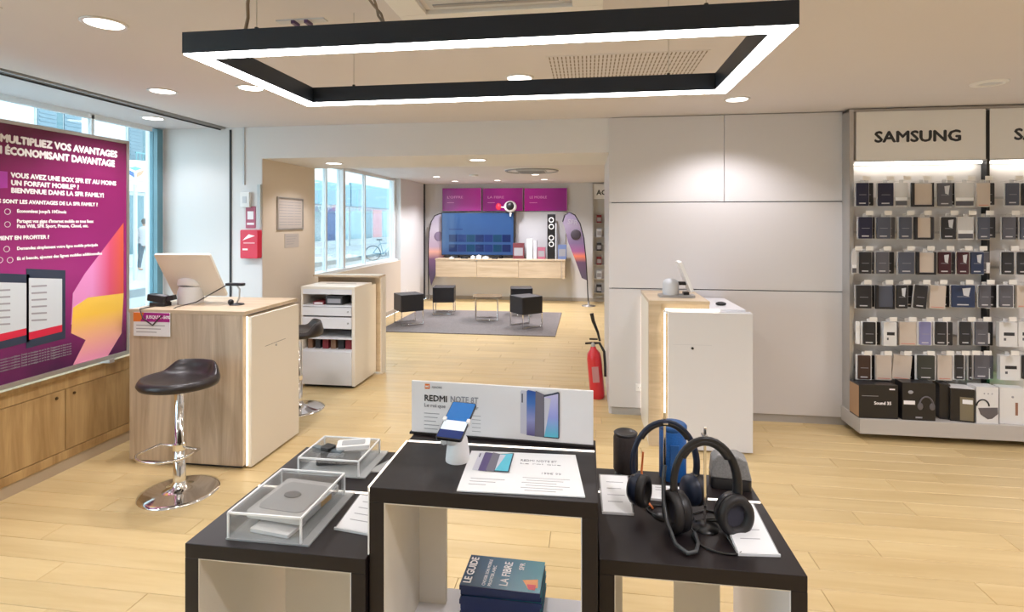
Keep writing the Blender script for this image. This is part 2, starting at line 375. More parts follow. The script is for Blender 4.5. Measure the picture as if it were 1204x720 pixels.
for a, b in (((-12, 321), (35, 402)), ((31, 316), (77, 398))):
    (ua, va), (ub, vb) = a, b
    pprint([(ua, va), (ub, va+2), (ub, vb), (ua, vb+12)], 'phone_print', bez, 0.0098)
    pprint([(ua+3, va+11), (ub-4, va+12), (ub-4, vb-16), (ua+3, vb-7)], 'phone_print', scr, 0.0104)
    pprint([(ua+3, vb-7), (ub-4, vb-16), (ub-4, vb-8), (ua+3, vb+2)], 'phone_print', redp, 0.0104)
    for k in range(6): pprint([(ua+6, va+20+k*8), (ua+24, va+20+k*8-1), (ua+24, va+22+k*8-1), (ua+6, va+22+k*8)], 'phone_print', inkg, 0.0108)
def ptext(txt, u0, v0, u1, h, bold=0.012, m=inkw):     # text whose baseline starts at u0,v0 and whose right end is u1
    a = pq(u0, v0); b = pq(u1, 250)
    lettering(txt, h, m, po, (0.0095, a[0], a[1]), FACE_X, width=b[0]-a[0], bold=bold, ext=0.0004)
ptext('MULTIPLIEZ VOS AVANTAGES', 0, 166, 138, 0.042, 0.04)
ptext('EN ÉCONOMISANT DAVANTAGE', -13, 178.5, 135, 0.042, 0.04)
pprint([(-12, 200), (9, 202), (9, 221), (-12, 222)], 'ribbon_print', mat('violet_tag', (0.42, 0.05, 0.38), 0.3), 0.0094)
ptext('VOUS AVEZ UNE BOX SFR ET AU MOINS', 13, 208.5, 137, 0.028, 0.035)
ptext('UN FORFAIT MOBILE* ?', 13, 217.5, 93, 0.028, 0.035)
ptext('BIENVENUE DANS LA SFR FAMILY!', 13, 226.5, 122, 0.028, 0.035)
ptext('QUELS SONT LES AVANTAGES DE LA SFR FAMILY ?', -20, 238, 115, 0.022, 0.035)
ptext('Economisez jusqu\'à 10€/mois', 20, 250, 78, 0.019, 0.03)
ptext('Partagez vos gigas d\'internet mobile en tous lieux', 20, 262, 110, 0.02, 0.03)
ptext('Pass Wifi, SFR Sport, Presse, Cloud, etc.', 20, 268, 104, 0.02, 0.03)
ptext('COMMENT EN PROFITER ?', -20, 283, 58, 0.022, 0.035)
ptext('Demandez simplement votre ligne mobile principale', 20, 294, 115, 0.018, 0.03)
ptext('Et si besoin, ajoutez des lignes mobiles additionnelles', 20, 306, 120, 0.018, 0.03)
for u, v in ((9, 249), (9, 264), (8, 293), (12, 306), (0, 306)):
    a = pq(u, v); MB().tube([(0.009, a[0]+0.016*math.cos(t*PI/6), a[1]+0.016*math.sin(t*PI/6)) for t in range(12)], 0.0016, 4, True).build('icon_print', inkw, po)
for k in range(5): ptext('*Offre soumise a conditions. Details en boutique et sur le site. Engagement et frais en sus', -8, 440-k*3.4, 84, 0.011, 0.0, inkg)

# ============================================================ PENDANT FRAME LIGHT
pl = thing('pendant_light', (-0.33, 1.83, 2.10), 'large black rectangular pendant frame with glowing white underside', 'pendant light')
hx, hy, bw_, hh = 0.862, 0.365, 0.055, 0.066
m = MB()
m.box(-hx, hx, -hy, -hy+bw_, 0.003, hh); m.box(-hx, hx, hy-bw_, hy, 0.003, hh)
m.box(-hx, -hx+bw_, -hy+bw_, hy-bw_, 0.003, hh); m.box(hx-bw_, hx, -hy+bw_, hy-bw_, 0.003, hh)
m.build('housing', mat('black_anodised', (0.008, 0.014, 0.026), 0.45), pl, 0.001)
m = MB(); e = 0.003
m.box(-hx+e, hx-e, -hy+e, -hy+bw_-e, -0.001, 0.003); m.box(-hx+e, hx-e, hy-bw_+e, hy-e, -0.001, 0.003)
m.box(-hx+e, -hx+bw_-e, -hy+bw_-e, hy-bw_+e, -0.001, 0.003); m.box(hx-bw_+e, hx-e, -hy+bw_-e, hy-bw_+e, -0.001, 0.003)
m.build('diffuser', ledw, pl)
for x in (-0.64, 0.64):
    for y in (-hy+0.027, hy-0.027):
        s_ = MB().cyl((x, y, hh), (x, y, CEIL-2.10), 0.0016, n=6).build('suspension_wire', alu, pl)
        MB().cyl((x, y, hh), (x, y, hh+0.012), 0.006, n=10).build('wire_clamp', black, s_)
cable = mat('pale_brown_cable', (0.26, 0.20, 0.15), 0.6)
def wiggle(a, b, n, amp):
    return [Vector(a).lerp(Vector(b), k/n)+Vector((amp*math.sin(k*1.7), amp*math.cos(k*2.3), 0))*(1 if 0 < k < n else 0) for k in range(n+1)]
MB().tube(wiggle((-0.68, -hy+0.03, hh), (-0.60, -hy-0.02, 0.38), 8, 0.008), 0.005, 6).build('supply_cable', cable, pl)
MB().tube(wiggle((-0.245, -hy+0.03, hh), (-0.42, -hy+0.03, 0.38), 10, 0.008), 0.004, 6).build('supply_cable', cable, pl)
MB().tube(wiggle((-0.245, -hy+0.03, hh), (-0.40, -hy+0.05, 0.38), 10, -0.008), 0.004, 6).build('supply_cable', cable, pl)

# ============================================================ CEILING FITTINGS
dlr = mat('downlight_ring', (0.72, 0.70, 0.68), 0.3, 0.3)
proto = {}
def downlight(x, y, z, label, group=None, r=0.085, e=1.0):
    r = min(r, 0.072)
    t = thing('downlight', (x, y, z), label, 'ceiling light', group)
    if r not in proto:
        a = MB().lathe([(r, -0.001), (r+0.004, -0.006), (r+0.016, -0.005), (r+0.018, 0.0), (r, 0.0)], n=32)
        b = MB().lathe([(r*0.995, -0.004), (r*0.995, -0.0005)], n=32)
        proto[r] = (a.build('ring', dlr, t), b.build('lens', lampm, t))
    else:
        for q in proto[r]:
            c = q.copy(); C.objects.link(c); c.parent = t
    L = bpy.data.lights.new('lamp', 'SPOT'); L.energy = SPOT_W*e; L.spot_size = R(132); L.spot_blend = 0.55; L.shadow_soft_size = 0.07; L.color = WARM
    lo = bpy.data.objects.new('lamp', L); C.objects.link(lo); lo.parent = t; lo.location = (0, 0, -0.02)
for x, y, lab in [(-2.11, 2.13, 'round downlight at the left, nearest and largest in the picture'), (-2.81, 3.28, 'round downlight by the shop window rail, second from the window corner'),
                  (-3.62, 4.12, 'round downlight in the soffit of the shop window bay'), (-2.175, 3.28, 'round downlight just left of the pendant frame'),
                  (-0.41, 3.28, 'round downlight seen through the pendant frame'), (1.055, 4.06, 'round downlight just above the white panelled partition')]:
    downlight(x, y, CEIL, lab, e=0.25 if x == -3.62 else 1.0)
for x, y, lab in [(-2.1, 0.3, 'left of the camera'), (0.9, 0.3, 'just right of the camera'), (2.6, 2.0, 'before the accessory wall'), (3.3, 3.1, 'close before the right accessory rack'), (4.2, 2.3, 'at the far right'), (3.9, 0.3, 'right of the camera by the side wall'),
               (-0.4, -1.4, 'behind the camera'), (2.3, -1.4, 'behind the camera to the right'), (-3.62, 1.2, 'in the window bay'), (1.9, 0.9, 'over the right foreground')]:
    downlight(x, y, CEIL, 'round fill downlight added out of the picture, '+lab, 'added fill downlights outside the view', e=0.3 if x == -3.62 else 1.2)  # unseen fill downlights, added to brighten the room and the accessory racks
downlight(-1.02, 5.01, 2.19, 'round downlight in the centre of the opening soffit', e=0.55)
downlight(-2.49, 5.10, 2.19, 'round downlight in the soffit beside the beige pier', e=0.45)
for x, y, lab in [(-2.63, 9.3, 'small lounge downlight above the left feather flag'), (-2.55, 10.33, 'small lounge downlight left of centre, near the back wall'),
                  (-1.70, 10.23, 'small lounge downlight over the middle of the purple screens'), (-0.80, 10.15, 'small lounge downlight over the right purple screen'), (-0.87, 9.10, 'small lounge downlight just beyond the ceiling air unit'),
                  (0.6, 8.6, 'small lounge downlight hidden behind the partition'), (2.2, 8.6, 'small lounge downlight at the far right, hidden by the partition'), (-1.7, 7.0, 'small lounge downlight above the front of the grey rug')]:
    downlight(x, y, 2.41, lab, 'downlights of the lounge', r=0.06, e=1.7)
# adjustable spot, unlit, near the accessory wall
t = thing('ceiling_spot', (2.50, 3.80, CEIL), 'unlit white recessed spot with open ring above the accessory wall', 'ceiling light')
MB().lathe([(0.06, -0.001), (0.064, -0.012), (0.095, -0.008), (0.098, 0)], n=28).build('ring', wplast, t)
MB().lathe([(0.001, -0.006), (0.05, -0.006), (0.06, -0.002)], n=28).build('reflector', gplast, t)
# cassette air unit above the pendant
t = thing('air_unit', (-0.36, 1.82, CEIL), 'white ceiling cassette air unit with grey grille above the pendant', 'air conditioner')
m = MB(); m.box(-0.42, 0.42, 0.36, 0.46, -0.02, 0); m.box(-0.42, 0.42, -0.46, -0.36, -0.02, 0); m.box(-0.42, -0.30, -0.36, 0.36, -0.02, 0); m.box(0.30, 0.42, -0.36, 0.36, -0.02, 0)
m.build('frame', wplast, t, 0.003)
box('grille', gplast, -0.27, 0.27, -0.33, 0.33, -0.014, -0.002, t)
for k in range(9): box('slat', mat('grille_grey', (0.34, 0.34, 0.36), 0.5), -0.25, 0.25, -0.30+k*0.072, -0.28+k*0.072, -0.018, -0.014, t)
# perforated ceiling grille
t = thing('ceiling_grille', (0.2, 3.11, CEIL), 'long perforated ventilation grille in ceiling behind the pendant frame', 'vent')
box('plate', ceilm, -0.42, 0.42, -0.235, 0.235, -0.003, 0, t)
m = MB(); hm = mat('grille_slot', (0.25, 0.21, 0.18), 0.8)
for i in range(38):
    for j in range(7): m.box(-0.405+i*0.0218, -0.398+i*0.0218, -0.225+j*0.066, -0.175+j*0.066, -0.0036, -0.003)
tag(m.build('slots', hm, t), kind='stuff')
# little sensor plate in front of the pendant
_p = at(355, 24, z=CEIL)
t = thing('ceiling_plate', (_p.x, _p.y, CEIL), 'small white ceiling plate with two purple clips above pendant', 'fixture')
box('plate', gplast, -0.11, 0.11, -0.02, 0.02, -0.006, 0, t)
for x in (-0.03, 0.03): box('clip', mat('violet_clip', (0.07, 0.03, 0.12), 0.4), x-0.008, x+0.008, -0.024, 0.024, -0.02, -0.006, t)
t = tag(box('access_hatch', ceilm, -2.75, -2.37, 1.62, 1.92, CEIL-0.004, CEIL), 'flush access hatch in the ceiling at the top left', 'hatch')
# lounge cassette (square with rounded outlet)
t = thing('lounge_air_unit', (-0.85, 8.35, 2.41), 'oval-looking cassette air unit in the lounge ceiling', 'air conditioner')
MB().tube([(0.40*math.cos(a*PI/24), 0.38*math.sin(a*PI/24), -0.012) for a in range(48)], 0.014, 6, True).build('outlet_ring', mat('grille_grey', (0.34, 0.34, 0.36), 0.5), t)
MB().lathe([(0.43, 0), (0.425, -0.008), (0.36, -0.01), (0.001, -0.01)], n=40).build('cover', wplast, t)
box('grille', gplast, -0.22, 0.22, -0.22, 0.22, -0.03, -0.010, t, 0.004)
for k in range(8): box('slat', mat('grille_grey', (0.34, 0.34, 0.36), 0.5), -0.2, 0.2, -0.19+k*0.052, -0.175+k*0.052, -0.034, -0.03, t)
t = thing('smoke_detector', (-1.9, 9.0, 2.41), 'small flat round detector on the lounge ceiling', 'detector')
MB().lathe([(0.07, 0), (0.068, -0.02), (0.03, -0.03), (0.001, -0.03)], n=24).build('housing', wplast, t)

# ============================================================ LEFT COUNTER
ct = thing('service_counter', (-3.03, 3.25, 0), 'tall oak veneered service counter with cream side panel beside the poster', 'counter')
box('front_panel', oakc, 0.0, 0.82, 0.0, 0.03, 0.02, 1.0, ct, 0.001)
box('side_panel', oakt, 0.80, 0.83, 0.03, 0.62, 0.02, 0.99, ct)
box('side_panel', oakc, 0.0, 0.03, 0.03, 0.62, 0.02, 0.99, ct)
box('top', oakt, -0.004, 0.835, -0.004, 0.64, 1.0, 1.024, ct, 0.001)
box('plinth', dark, 0.02, 0.80, 0.02, 0.60, 0.0, 0.02, ct)
box('shelf', lamw, 0.03, 0.80, 0.05, 0.60, 0.5, 0.52, ct)
box('led_strip', led, 0.835, 0.841, 0.012, 0.022, 0.02, 0.99, ct)
dp = box('white_panel', lamc, 0.843, 0.868, 0.022, 0.605, 0.012, 0.985, ct, 0.001)
box('slot', dark, 0.8685, 0.8695, 0.17, 0.42, 0.762, 0.764, dp)
MB().cyl((0.868, 0.30, 0.745), (0.873, 0.30, 0.745), 0.008, n=10).build('lock', alu, dp)

# price card hanging on the counter
t = thing('offer_card', (-2.985, 3.238, 0.85), 'small white card with purple headline stuck on the oak counter', 'card')
box('card', paper, 0, 0.265, -0.004, 0.002, 0.0, 0.155, t)
box('headline_band', mat('magenta_print', (0.42, 0.02, 0.25), 0.4), 0, 0.265, -0.0052, -0.004, 0.095, 0.155, t)
MB().prism([(0, 0.095), (0.05, 0.095), (0.08, 0.155), (0, 0.155)], -0.006, -0.0052, 'Y').build('orange_corner', orange, t)
lettering('JUSQU\'A -50%', 0.020, inkw, t, (0.095, -0.0058, 0.117), FACE_Y, bold=0.02)
for k in range(3): box('text_line', inkg, 0.02, 0.23-0.03*k, -0.0045, -0.004, 0.068-0.022*k, 0.073-0.022*k, t)

def desk_monitor(loc, rz, label, w=0.40, h=0.33, lean=0.22, pedestal=0.16):
    t = thing('desk_monitor', loc, label, 'monitor', rz=rz)
    M = Matrix.Translation((0.02, -0.02, 0.05)) @ Matrix.Rotation(math.atan2(lean, h), 4, 'X')
    MB().rbox(-w/2, w/2, -0.006, 0.012, 0, h+0.04, 0.008, axis='Y', M=M).build('housing', lamc, t)
    MB().box(-w/2+0.012, w/2-0.012, 0.012, 0.0135, 0.014, h+0.026, M=M).build('screen', black, t)
    M2 = Matrix.Translation((-0.03, -0.06, 0))
    MB().lathe([(0.085, 0), (0.083, pedestal*0.55), (0.072, pedestal*0.75)], M=M2, n=32).build('pedestal', wplast, t)
    M3 = M2 @ Matrix.Translation((0, 0, pedestal*0.75)) @ Matrix.Rotation(R(-18), 4, 'X')
    MB().lathe([(0.074, -0.01), (0.085, 0.0), (0.088, 0.035), (0.075, 0.045), (0.001, 0.048)], M=M3, n=32).build('pedestal_cap', wplast, t)
    MB().box(-0.03, 0.03, 0.02, 0.075, pedestal*0.7, pedestal*0.7+0.05, M=M2).build('bracket', black, t)
    return t
desk_monitor((-2.80, 3.62, 1.024), R(4), 'cream monitor seen from behind on a round base on the oak counter')
t = thing('card_terminal', (-2.93, 3.40, 1.024), 'black payment terminal in a stand at the left counter edge', 'terminal')
MB().rbox(-0.06, 0.06, -0.04, 0.04, 0, 0.025, 0.015).build('base', black, t, 0.002)
MB().rbox(-0.085, 0.055, -0.035, 0.035, 0, 0.045, 0.016, M=Matrix.Translation((0.0, 0, 0.028)) @ Matrix.Rotation(R(8), 4, 'Y')).build('body', black, t, 0.003)
MB().box(-0.02, 0.045, -0.03, 0.02, 0.047, 0.05, M=Matrix.Translation((0.0, 0, 0.028)) @ Matrix.Rotation(R(8), 4, 'Y')).build('keypad', mat('grey_keys', (0.2, 0.2, 0.22), 0.5), t)
MB().box(0.05, 0.12, -0.02, 0.02, 0.02, 0.055, M=Matrix.Rotation(R(-12), 4, 'Y')).build('handset_cradle', black, t, 0.003)
t = thing('barcode_scanner', (-2.44, 3.52, 1.024), 'black scanner on a thin bent stand beside the monitor', 'scanner')
MB().lathe([(0.05, 0), (0.048, 0.008), (0.01, 0.012)], n=24).build('base', black, t)
MB().tube([(0.0, 0, 0.01), (0.02, 0, 0.05), (0.022, 0, 0.11), (0.0, 0, 0.135)], 0.006, 8).build('stem', alu, t)
MB().box(-0.075, 0.055, -0.02, 0.02, 0.133, 0.152).build('head', black, t, 0.004)
MB().ball((-0.045, 0, 0.018), 0.02).build('knob', black, t)
MB().tube([Vector(p) for p in ((-0.07, 0, 0.14), (-0.14, -0.05, 0.09), (-0.22, -0.12, 0.03), (-0.30, -0.20, 0.008), (-0.34, -0.29, -0.04), (-0.40, -0.292, -0.10), (-0.47, -0.292, -0.06), (-0.50, -0.285, 0.004), (-0.49, -0.16, 0.006))], 0.004, 6).build('cable', mat('dark_brown_cable', (0.03, 0.02, 0.015), 0.5), t)

# ============================================================ BAR STOOLS
def bar_stool(loc, label, rz, hseat=0.66, src=None):
    t = thing('bar_stool', loc, label, 'stool', 'bar stools at the counters', rz)
    if src:
        for ch in src.children:
            c = ch.copy(); C.objects.link(c); c.parent = t
        return t
    MB().lathe([(0.215, 0), (0.215, 0.006), (0.19, 0.012), (0.10, 0.022), (0.045, 0.04), (0.034, 0.07)], n=48).build('base', chrome, t)
    MB().lathe([(0.034, 0.05), (0.031, 0.30), (0.026, 0.30), (0.026, hseat-0.04)], n=24).build('column', chrome, t)
    MB().lathe([(0.03, hseat-0.05), (0.09, hseat-0.03), (0.09, hseat-0.02)], n=24).build('seat_plate', black, t)
    MB().tube([(0.02, 0, hseat-0.05), (-0.08, -0.06, hseat-0.045), (-0.17, -0.10, hseat-0.04)], 0.006, 6).build('lever', black, t)
    pts = [(0.155*math.cos(a), -0.11+0.115*math.sin(a), 0.27+0.0*a) for a in [R(200+14*k) for k in range(12)]]
    MB().tube([(-0.03, 0.0, 0.27)]+[(-0.14, 0.0, 0.27)]+pts+[(0.14, 0.0, 0.27), (0.03, 0, 0.27)], 0.008, 8).build('footrest', chrome, t)
    MB().cyl((0, 0, 0.255), (0, 0, 0.29), 0.036, n=20).build('collar', chrome, t)
    # dished seat with a raised back lip (+Y side)
    vs = []; fs = []; na = 64
    rings = [(0.01, .012, 0), (0.06, .010, 0), (0.11, .010, 0), (0.145, .016, .12), (0.168, .024, .55), (0.185, .028, .95), (0.196, .026, 1.0), (0.205, .012, .85), (0.21, -.004, .3), (0.20, -.022, 0), (0.15, -.034, 0), (0.08, -.036, 0), (0.01, -.036, 0)]
    for r_, z, l in rings:
        for k in range(na):
            a = 2*PI*k/na; da = abs(((a-PI/2+PI) % (2*PI))-PI); w_ = max(0, min(1, (R(72)-da)/R(30))); w_ = w_*w_*(3-2*w_)
            rr = r_*(1-0.07*w_*l); vs.append((rr*1.08*math.cos(a), rr*1.0*math.sin(a), hseat+z+0.062*l*w_))
    for i in range(len(rings)-1):
        for k in range(na): fs.append((i*na+k, i*na+(k+1) % na, (i+1)*na+(k+1) % na, (i+1)*na+k))
    m = MB().add(vs, [f[::-1] for f in fs], True); m.add(vs[:na], [tuple(range(na))]); m.add(vs[-na:], [tuple(range(na))[::-1]])
    m.build('seat', brownleather, t)
    return t
st = bar_stool((-2.40, 2.93, 0), 'black bar stool standing in front of the oak counter', R(-6))
bar_stool((-2.46, 4.38, 0), 'black bar stool half hidden behind the oak counter', R(-60), src=st)

# ============================================================ SECOND COUNTER (staff side seen)
c2 = thing('shelf_counter', (-2.77, 4.98, 0), 'white counter with open shelves and drawers beside the beige pier', 'counter')
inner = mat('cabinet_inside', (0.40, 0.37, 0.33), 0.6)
box('side_panel', lamc, 0.522, 0.552, 0.0, 0.53, 0.02, 0.955, c2, 0.001)
box('side_panel', lamc, 0.0, 0.02, 0.0, 0.50, 0.02, 0.955, c2, 0.001)
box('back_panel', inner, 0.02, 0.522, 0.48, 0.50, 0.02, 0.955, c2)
box('top', lamc, 0.0, 0.552, -0.005, 0.42, 0.955, 0.98, c2, 0.001)
box('cable_slot', black, 0.13, 0.45, 0.26, 0.275, 0.98, 0.981, c2)
box('rail', lamw, 0.02, 0.522, 0.0, 0.03, 0.905, 0.955, c2)
for z in (0.785, 0.47, 0.352): box('shelf', lamw, 0.02, 0.522, 0.0, 0.48, z, z+0.016, c2)
for z0, z1 in ((0.70, 0.78), (0.575, 0.685)):
    d = box('drawer', lamw, 0.02, 0.522, -0.012, 0.40, z0, z1, c2, 0.001)
    MB().cyl((0.487, -0.018, (z0+z1)/2), (0.487, -0.012, (z0+z1)/2), 0.009, n=10).build('knob', alu, d)
box('door', lamw, 0.02, 0.522, -0.012, 0.004, 0.03, 0.352, c2, 0.001)
box('plinth', dark, 0.02, 0.52, 0.03, 0.50, 0.0, 0.02, c2)
box('front_screen', oakt, -0.10, 0.60, 0.535, 0.575, 0.02, 1.03, c2)
box('upper_top', oakt, -0.10, 0.63, 0.42, 0.60, 1.03, 1.05, c2, 0.001)
box('led_strip', led, 0.603, 0.612, 0.525, 0.575, 0.02, 1.02, c2)
box('white_panel', lamc, 0.613, 0.635, 0.50, 0.60, 0.012, 1.03, c2)
# contents
def small_box(name, label, cat, group, x, y, z, w, d, h, m, m2=None, rz=0):
    t = thing(name, (x, y, z), label, cat, group, rz)
    box('carton', m, -w/2, w/2, -d/2, d/2, 0, h, t, 0.001)
    if m2: box('front_label', m2, -w/2*0.8, w/2*0.8, -d/2-0.001, -d/2, h*0.2, h*0.7, t)
    return t
dred = mat('dark_red_card', (0.20, 0.02, 0.03), 0.5); dkc = mat('charcoal_card', (0.03, 0.03, 0.035), 0.5); brn = mat('brown_card', (0.22, 0.12, 0.07), 0.6)
small_box('folder_box', 'dark red box on the top shelf of the white shelf counter', 'box', None, -2.60, 5.10, 0.801, 0.11, 0.2, 0.03, dred, inkw)
small_box('folder_box', 'black box on the top shelf of the white shelf counter', 'box', None, -2.44, 5.10, 0.801, 0.17, 0.2, 0.085, dkc, inkg)
for k, (w, m_, lab) in enumerate(((0.05, brn, 'brown spined file, leftmost in the lower bay of the shelf counter'), (0.05, dkc, 'charcoal spined file beside the leftmost brown one'), (0.06, dred, 'dark red file, third in the lower bay of the shelf counter'), (0.05, brn, 'brown file in the middle of the lower bay'), (0.06, dkc, 'charcoal file right of the middle in the lower bay'), (0.07, dred, 'dark red file, rightmost in the lower bay of the counter'))):
    small_box('file_folder', lab, 'file', 'files in the lower bay of the shelf counter', -2.70+k*0.08, 5.15, 0.368, w, 0.25, 0.092, m_)

# ============================================================ RIGHT COUNTER
c3 = thing('panel_counter', (0.436, 3.94, 0), 'white panelled service counter with oak edge before the partition', 'counter')
box('side_panel', oakt, 0.0, 0.085, 0.06, 0.12, 0.0, 1.02, c3, 0.001)
box('side_panel', lamc, 0.0, 0.03, 0.12, 0.64, 0.0, 1.02, c3)
box('top', oakt, 0.0, 0.42, 0.06, 0.66, 1.02, 1.043, c3, 0.001)
box('worktop', lamw, 0.42, 0.66, 0.06, 0.66, 0.975, 0.99, c3, 0.001)
box('lower_top', lamw, 0.10, 0.69, 0.035, 0.06, 0.955, 0.975, c3)
box('front_panel', oakt, 0.085, 0.42, 0.075, 0.095, 0.02, 1.02, c3)
box('front_panel', oakt, 0.42, 0.62, 0.075, 0.095, 0.02, 0.975, c3)
box('led_strip', led, 0.104, 0.112, 0.034, 0.060, 0.03, 0.965, c3)
box('led_strip', led, 0.112, 0.48, 0.034, 0.060, 0.978, 0.988, c3)
box('side_panel', lamw, 0.60, 0.625, 0.095, 0.64, 0.02, 0.975, c3)
wp = box('white_panel', lamw, 0.125, 0.692, 0.0, 0.028, 0.012, 0.972, c3, 0.001)
box('slot', gplast, 0.155, 0.42, -0.001, 0.0, 0.745, 0.747, wp)
MB().cyl((0.29, -0.005, 0.722), (0.29, 0, 0.722), 0.009, n=10).build('lock', dark, wp)
box('led_strip', mat('soft_led', (1.0, 0.86, 0.72), 0.5, emit=1.2), 0.0, 0.03, 0.642, 0.65, 0.03, 1.0, c3)
t = thing('tablet_stand', (0.62, 4.22, 0.983), 'grey round docking base with a tilted white tablet on right counter', 'tablet stand')
t.location.z = 1.043-0.0
MB().rbox(-0.09, 0.17, -0.06, 0.06, 0, 0.018, 0.02).build('tray', mat('dull_grey', (0.35, 0.34, 0.34), 0.4), t)
MB().lathe([(0.058, 0.018), (0.06, 0.03), (0.06, 0.10), (0.052, 0.122), (0.03, 0.135), (0.001, 0.138)], n=32).build('dock', gplast, t)
M = Matrix.Translation((0.145, 0.0, 0.045)) @ Matrix.Rotation(R(-22), 4, 'Y')
MB().rbox(-0.012, 0.012, -0.085, 0.085, 0, 0.24, 0.01, axis='X', M=M).build('tablet', wplast, t)
MB().box(0.05, 0.11, -0.02, 0.02, 0.09, 0.115).build('arm', black, t, 0.003)
MB().box(0.09, 0.13, -0.03, 0.03, 0.018, 0.04).build('hinge', black, t, 0.003)
t = thing('computer_mouse', (0.975, 4.19, 0.990), 'black computer mouse on the right counter top', 'mouse')
MB().ball((0, 0, 0.012), 0.012, sc=(3.2, 2.2, 1.3)).build('shell', black, t)

# outlet on the partition
t = thing('wall_outlet', (0.425, WY-0.022, 0.235), 'small white wall socket low on the partition', 'outlet')
box('plate', wplast, -0.03, 0.03, -0.008, 0, -0.03, 0.03, t, 0.002)
for x in (-0.01, 0.01): MB().cyl((x, -0.0085, 0), (x, -0.0075, 0), 0.003, n=8).build('socket_hole', black, t)
t = thing('wall_outlet', (-3.40, 9.95, 0.30), 'small white wall socket on the lounge return wall', 'outlet')
box('plate', wplast, 0, 0.008, -0.04, 0.04, -0.04, 0.04, t, 0.002)

# fire extinguisher
t = thing('fire_extinguisher', (0.092, 5.03, 0), 'red fire extinguisher with black horn standing against partition end', 'extinguisher')
M = Matrix.Rotation(R(-5), 4, 'Y')
MB().lathe([(0.055, 0), (0.064, 0.012), (0.066, 0.05), (0.066, 0.36), (0.058, 0.41), (0.03, 0.445), (0.022, 0.47)], n=28, M=M).build('cylinder', red, t)
MB().lathe([(0.018, 0.465), (0.02, 0.50), (0.012, 0.51)], n=16, M=M).build('valve', alu, t)
MB().box(-0.07, 0.02, -0.012, 0.012, 0.495, 0.51, M=M).box(-0.075, 0.0, -0.012, 0.012, 0.53, 0.542, M=M @ Matrix.Rotation(R(5), 4, 'Y')).build('handle', black, t, 0.002)
MB().tube([M @ Vector(p) for p in ((0.01, 0, 0.50), (0.06, -0.01, 0.50), (0.095, -0.02, 0.42), (0.092, -0.03, 0.3), (0.085, -0.03, 0.2))], 0.012, 8).build('hose', black, t)
MB().tube([(-0.055, 0, 0.77), (-0.04, 0, 0.70), (0.0, 0, 0.60), (0.02, 0, 0.52)], [0.018, 0.016, 0.012, 0.01], 10).build('horn', black, t)
MB().prism([(-0.03, 0.16), (0.03, 0.16), (0.03, 0.30), (-0.03, 0.30)], -0.070, -0.066, 'Y', M=M).build('instruction_label', mat('pale_label', (0.55, 0.25, 0.25), 0.5), t)

# alarm things on the pier wall
t = thing('alarm_box', (-3.045, WY, 1.41), 'red fire alarm call box on the white pier', 'alarm box')
MB().rbox(-0.085, 0.085, -0.07, 0, -0.135, 0.125, 0.012, axis='Y').build('housing', redp, t, 0.003)
box('cover_flap', mat('clear_red', (0.80, 0.35, 0.38), 0.3), -0.05, 0.06, -0.074, -0.07, 0.0, 0.012, t)
box('white_label', inkw, -0.06, -0.01, -0.072, -0.07, -0.06, -0.045, t)
MB().prism([(-0.06, 0.03), (0.06, 0.07), (0.0, 0.085)], -0.072, -0.07, 'Y').build('emblem', inkw, t)
t = thing('alarm_sign', (-3.07, WY, 1.65), 'small red and white fire instruction sign above the alarm box', 'sign')
box('plate', mat('faded_red_sign', (0.45, 0.10, 0.17), 0.5), -0.048, 0.048, -0.006, 0, -0.10, 0.10, t)
box('pictogram', inkw, -0.03, 0.03, -0.0075, -0.006, -0.02, 0.055, t); box('text_line', inkw, -0.035, 0.035, -0.0075, -0.006, -0.07, -0.05, t)
t = thing('entry_phone', (-3.11, WY, 1.81), 'small pale wall module above the red sign', 'wall module')
box('housing', wplast, -0.045, 0.045, -0.035, 0, -0.07, 0.07, t, 0.004); box('button', gplast, -0.02, 0.02, -0.038, -0.035, -0.03, 0.03, t)
t = thing('safety_board', (-2.985, WY, 1.75), 'narrow grey board on the pier beside the red sign', 'board')
box('plate', mat('pale_grey_board', (0.55, 0.60, 0.62), 0.5), -0.01, 0.02, -0.02, 0, -0.2, 0.2, t)

# framed notice on the beige pier
t = thing('framed_notice', (-2.954, 5.10, 1.69), 'framed printed notice on the beige pier', 'notice')
box('sheet', mat('aged_paper', (0.55, 0.50, 0.46), 0.6), 0.0, 0.006, -0.225, 0.225, -0.15, 0.15, t)
m = MB(); m.box(0, 0.014, -0.24, 0.24, 0.145, 0.16); m.box(0, 0.014, -0.24, 0.24, -0.16, -0.145); m.box(0, 0.014, -0.24, -0.225, -0.145, 0.145); m.box(0, 0.014, 0.225, 0.24, -0.145, 0.145)
m.build('frame', alu, t)
for k in range(9):
    for a, b in ((-0.20, -0.07), (-0.06, 0.06), (0.075, 0.20)): box('text_line', inkg, 0.0055, 0.0065, a, b-0.02*((k*3) % 3), 0.11-k*0.028, 0.115-k*0.028, t)
t = thing('paper_notice', (-2.954, 5.13, 1.43), 'small beige leaflet pinned under the framed notice', 'notice')
box('sheet', mat('aged_paper', (0.55, 0.50, 0.46), 0.6), 0, 0.003, -0.13, 0.13, -0.08, 0.06, t)
for k in range(4): box('text_line', inkg, 0.003, 0.0036, -0.1, 0.09-0.02*k, 0.03-k*0.025, 0.034-k*0.025, t)

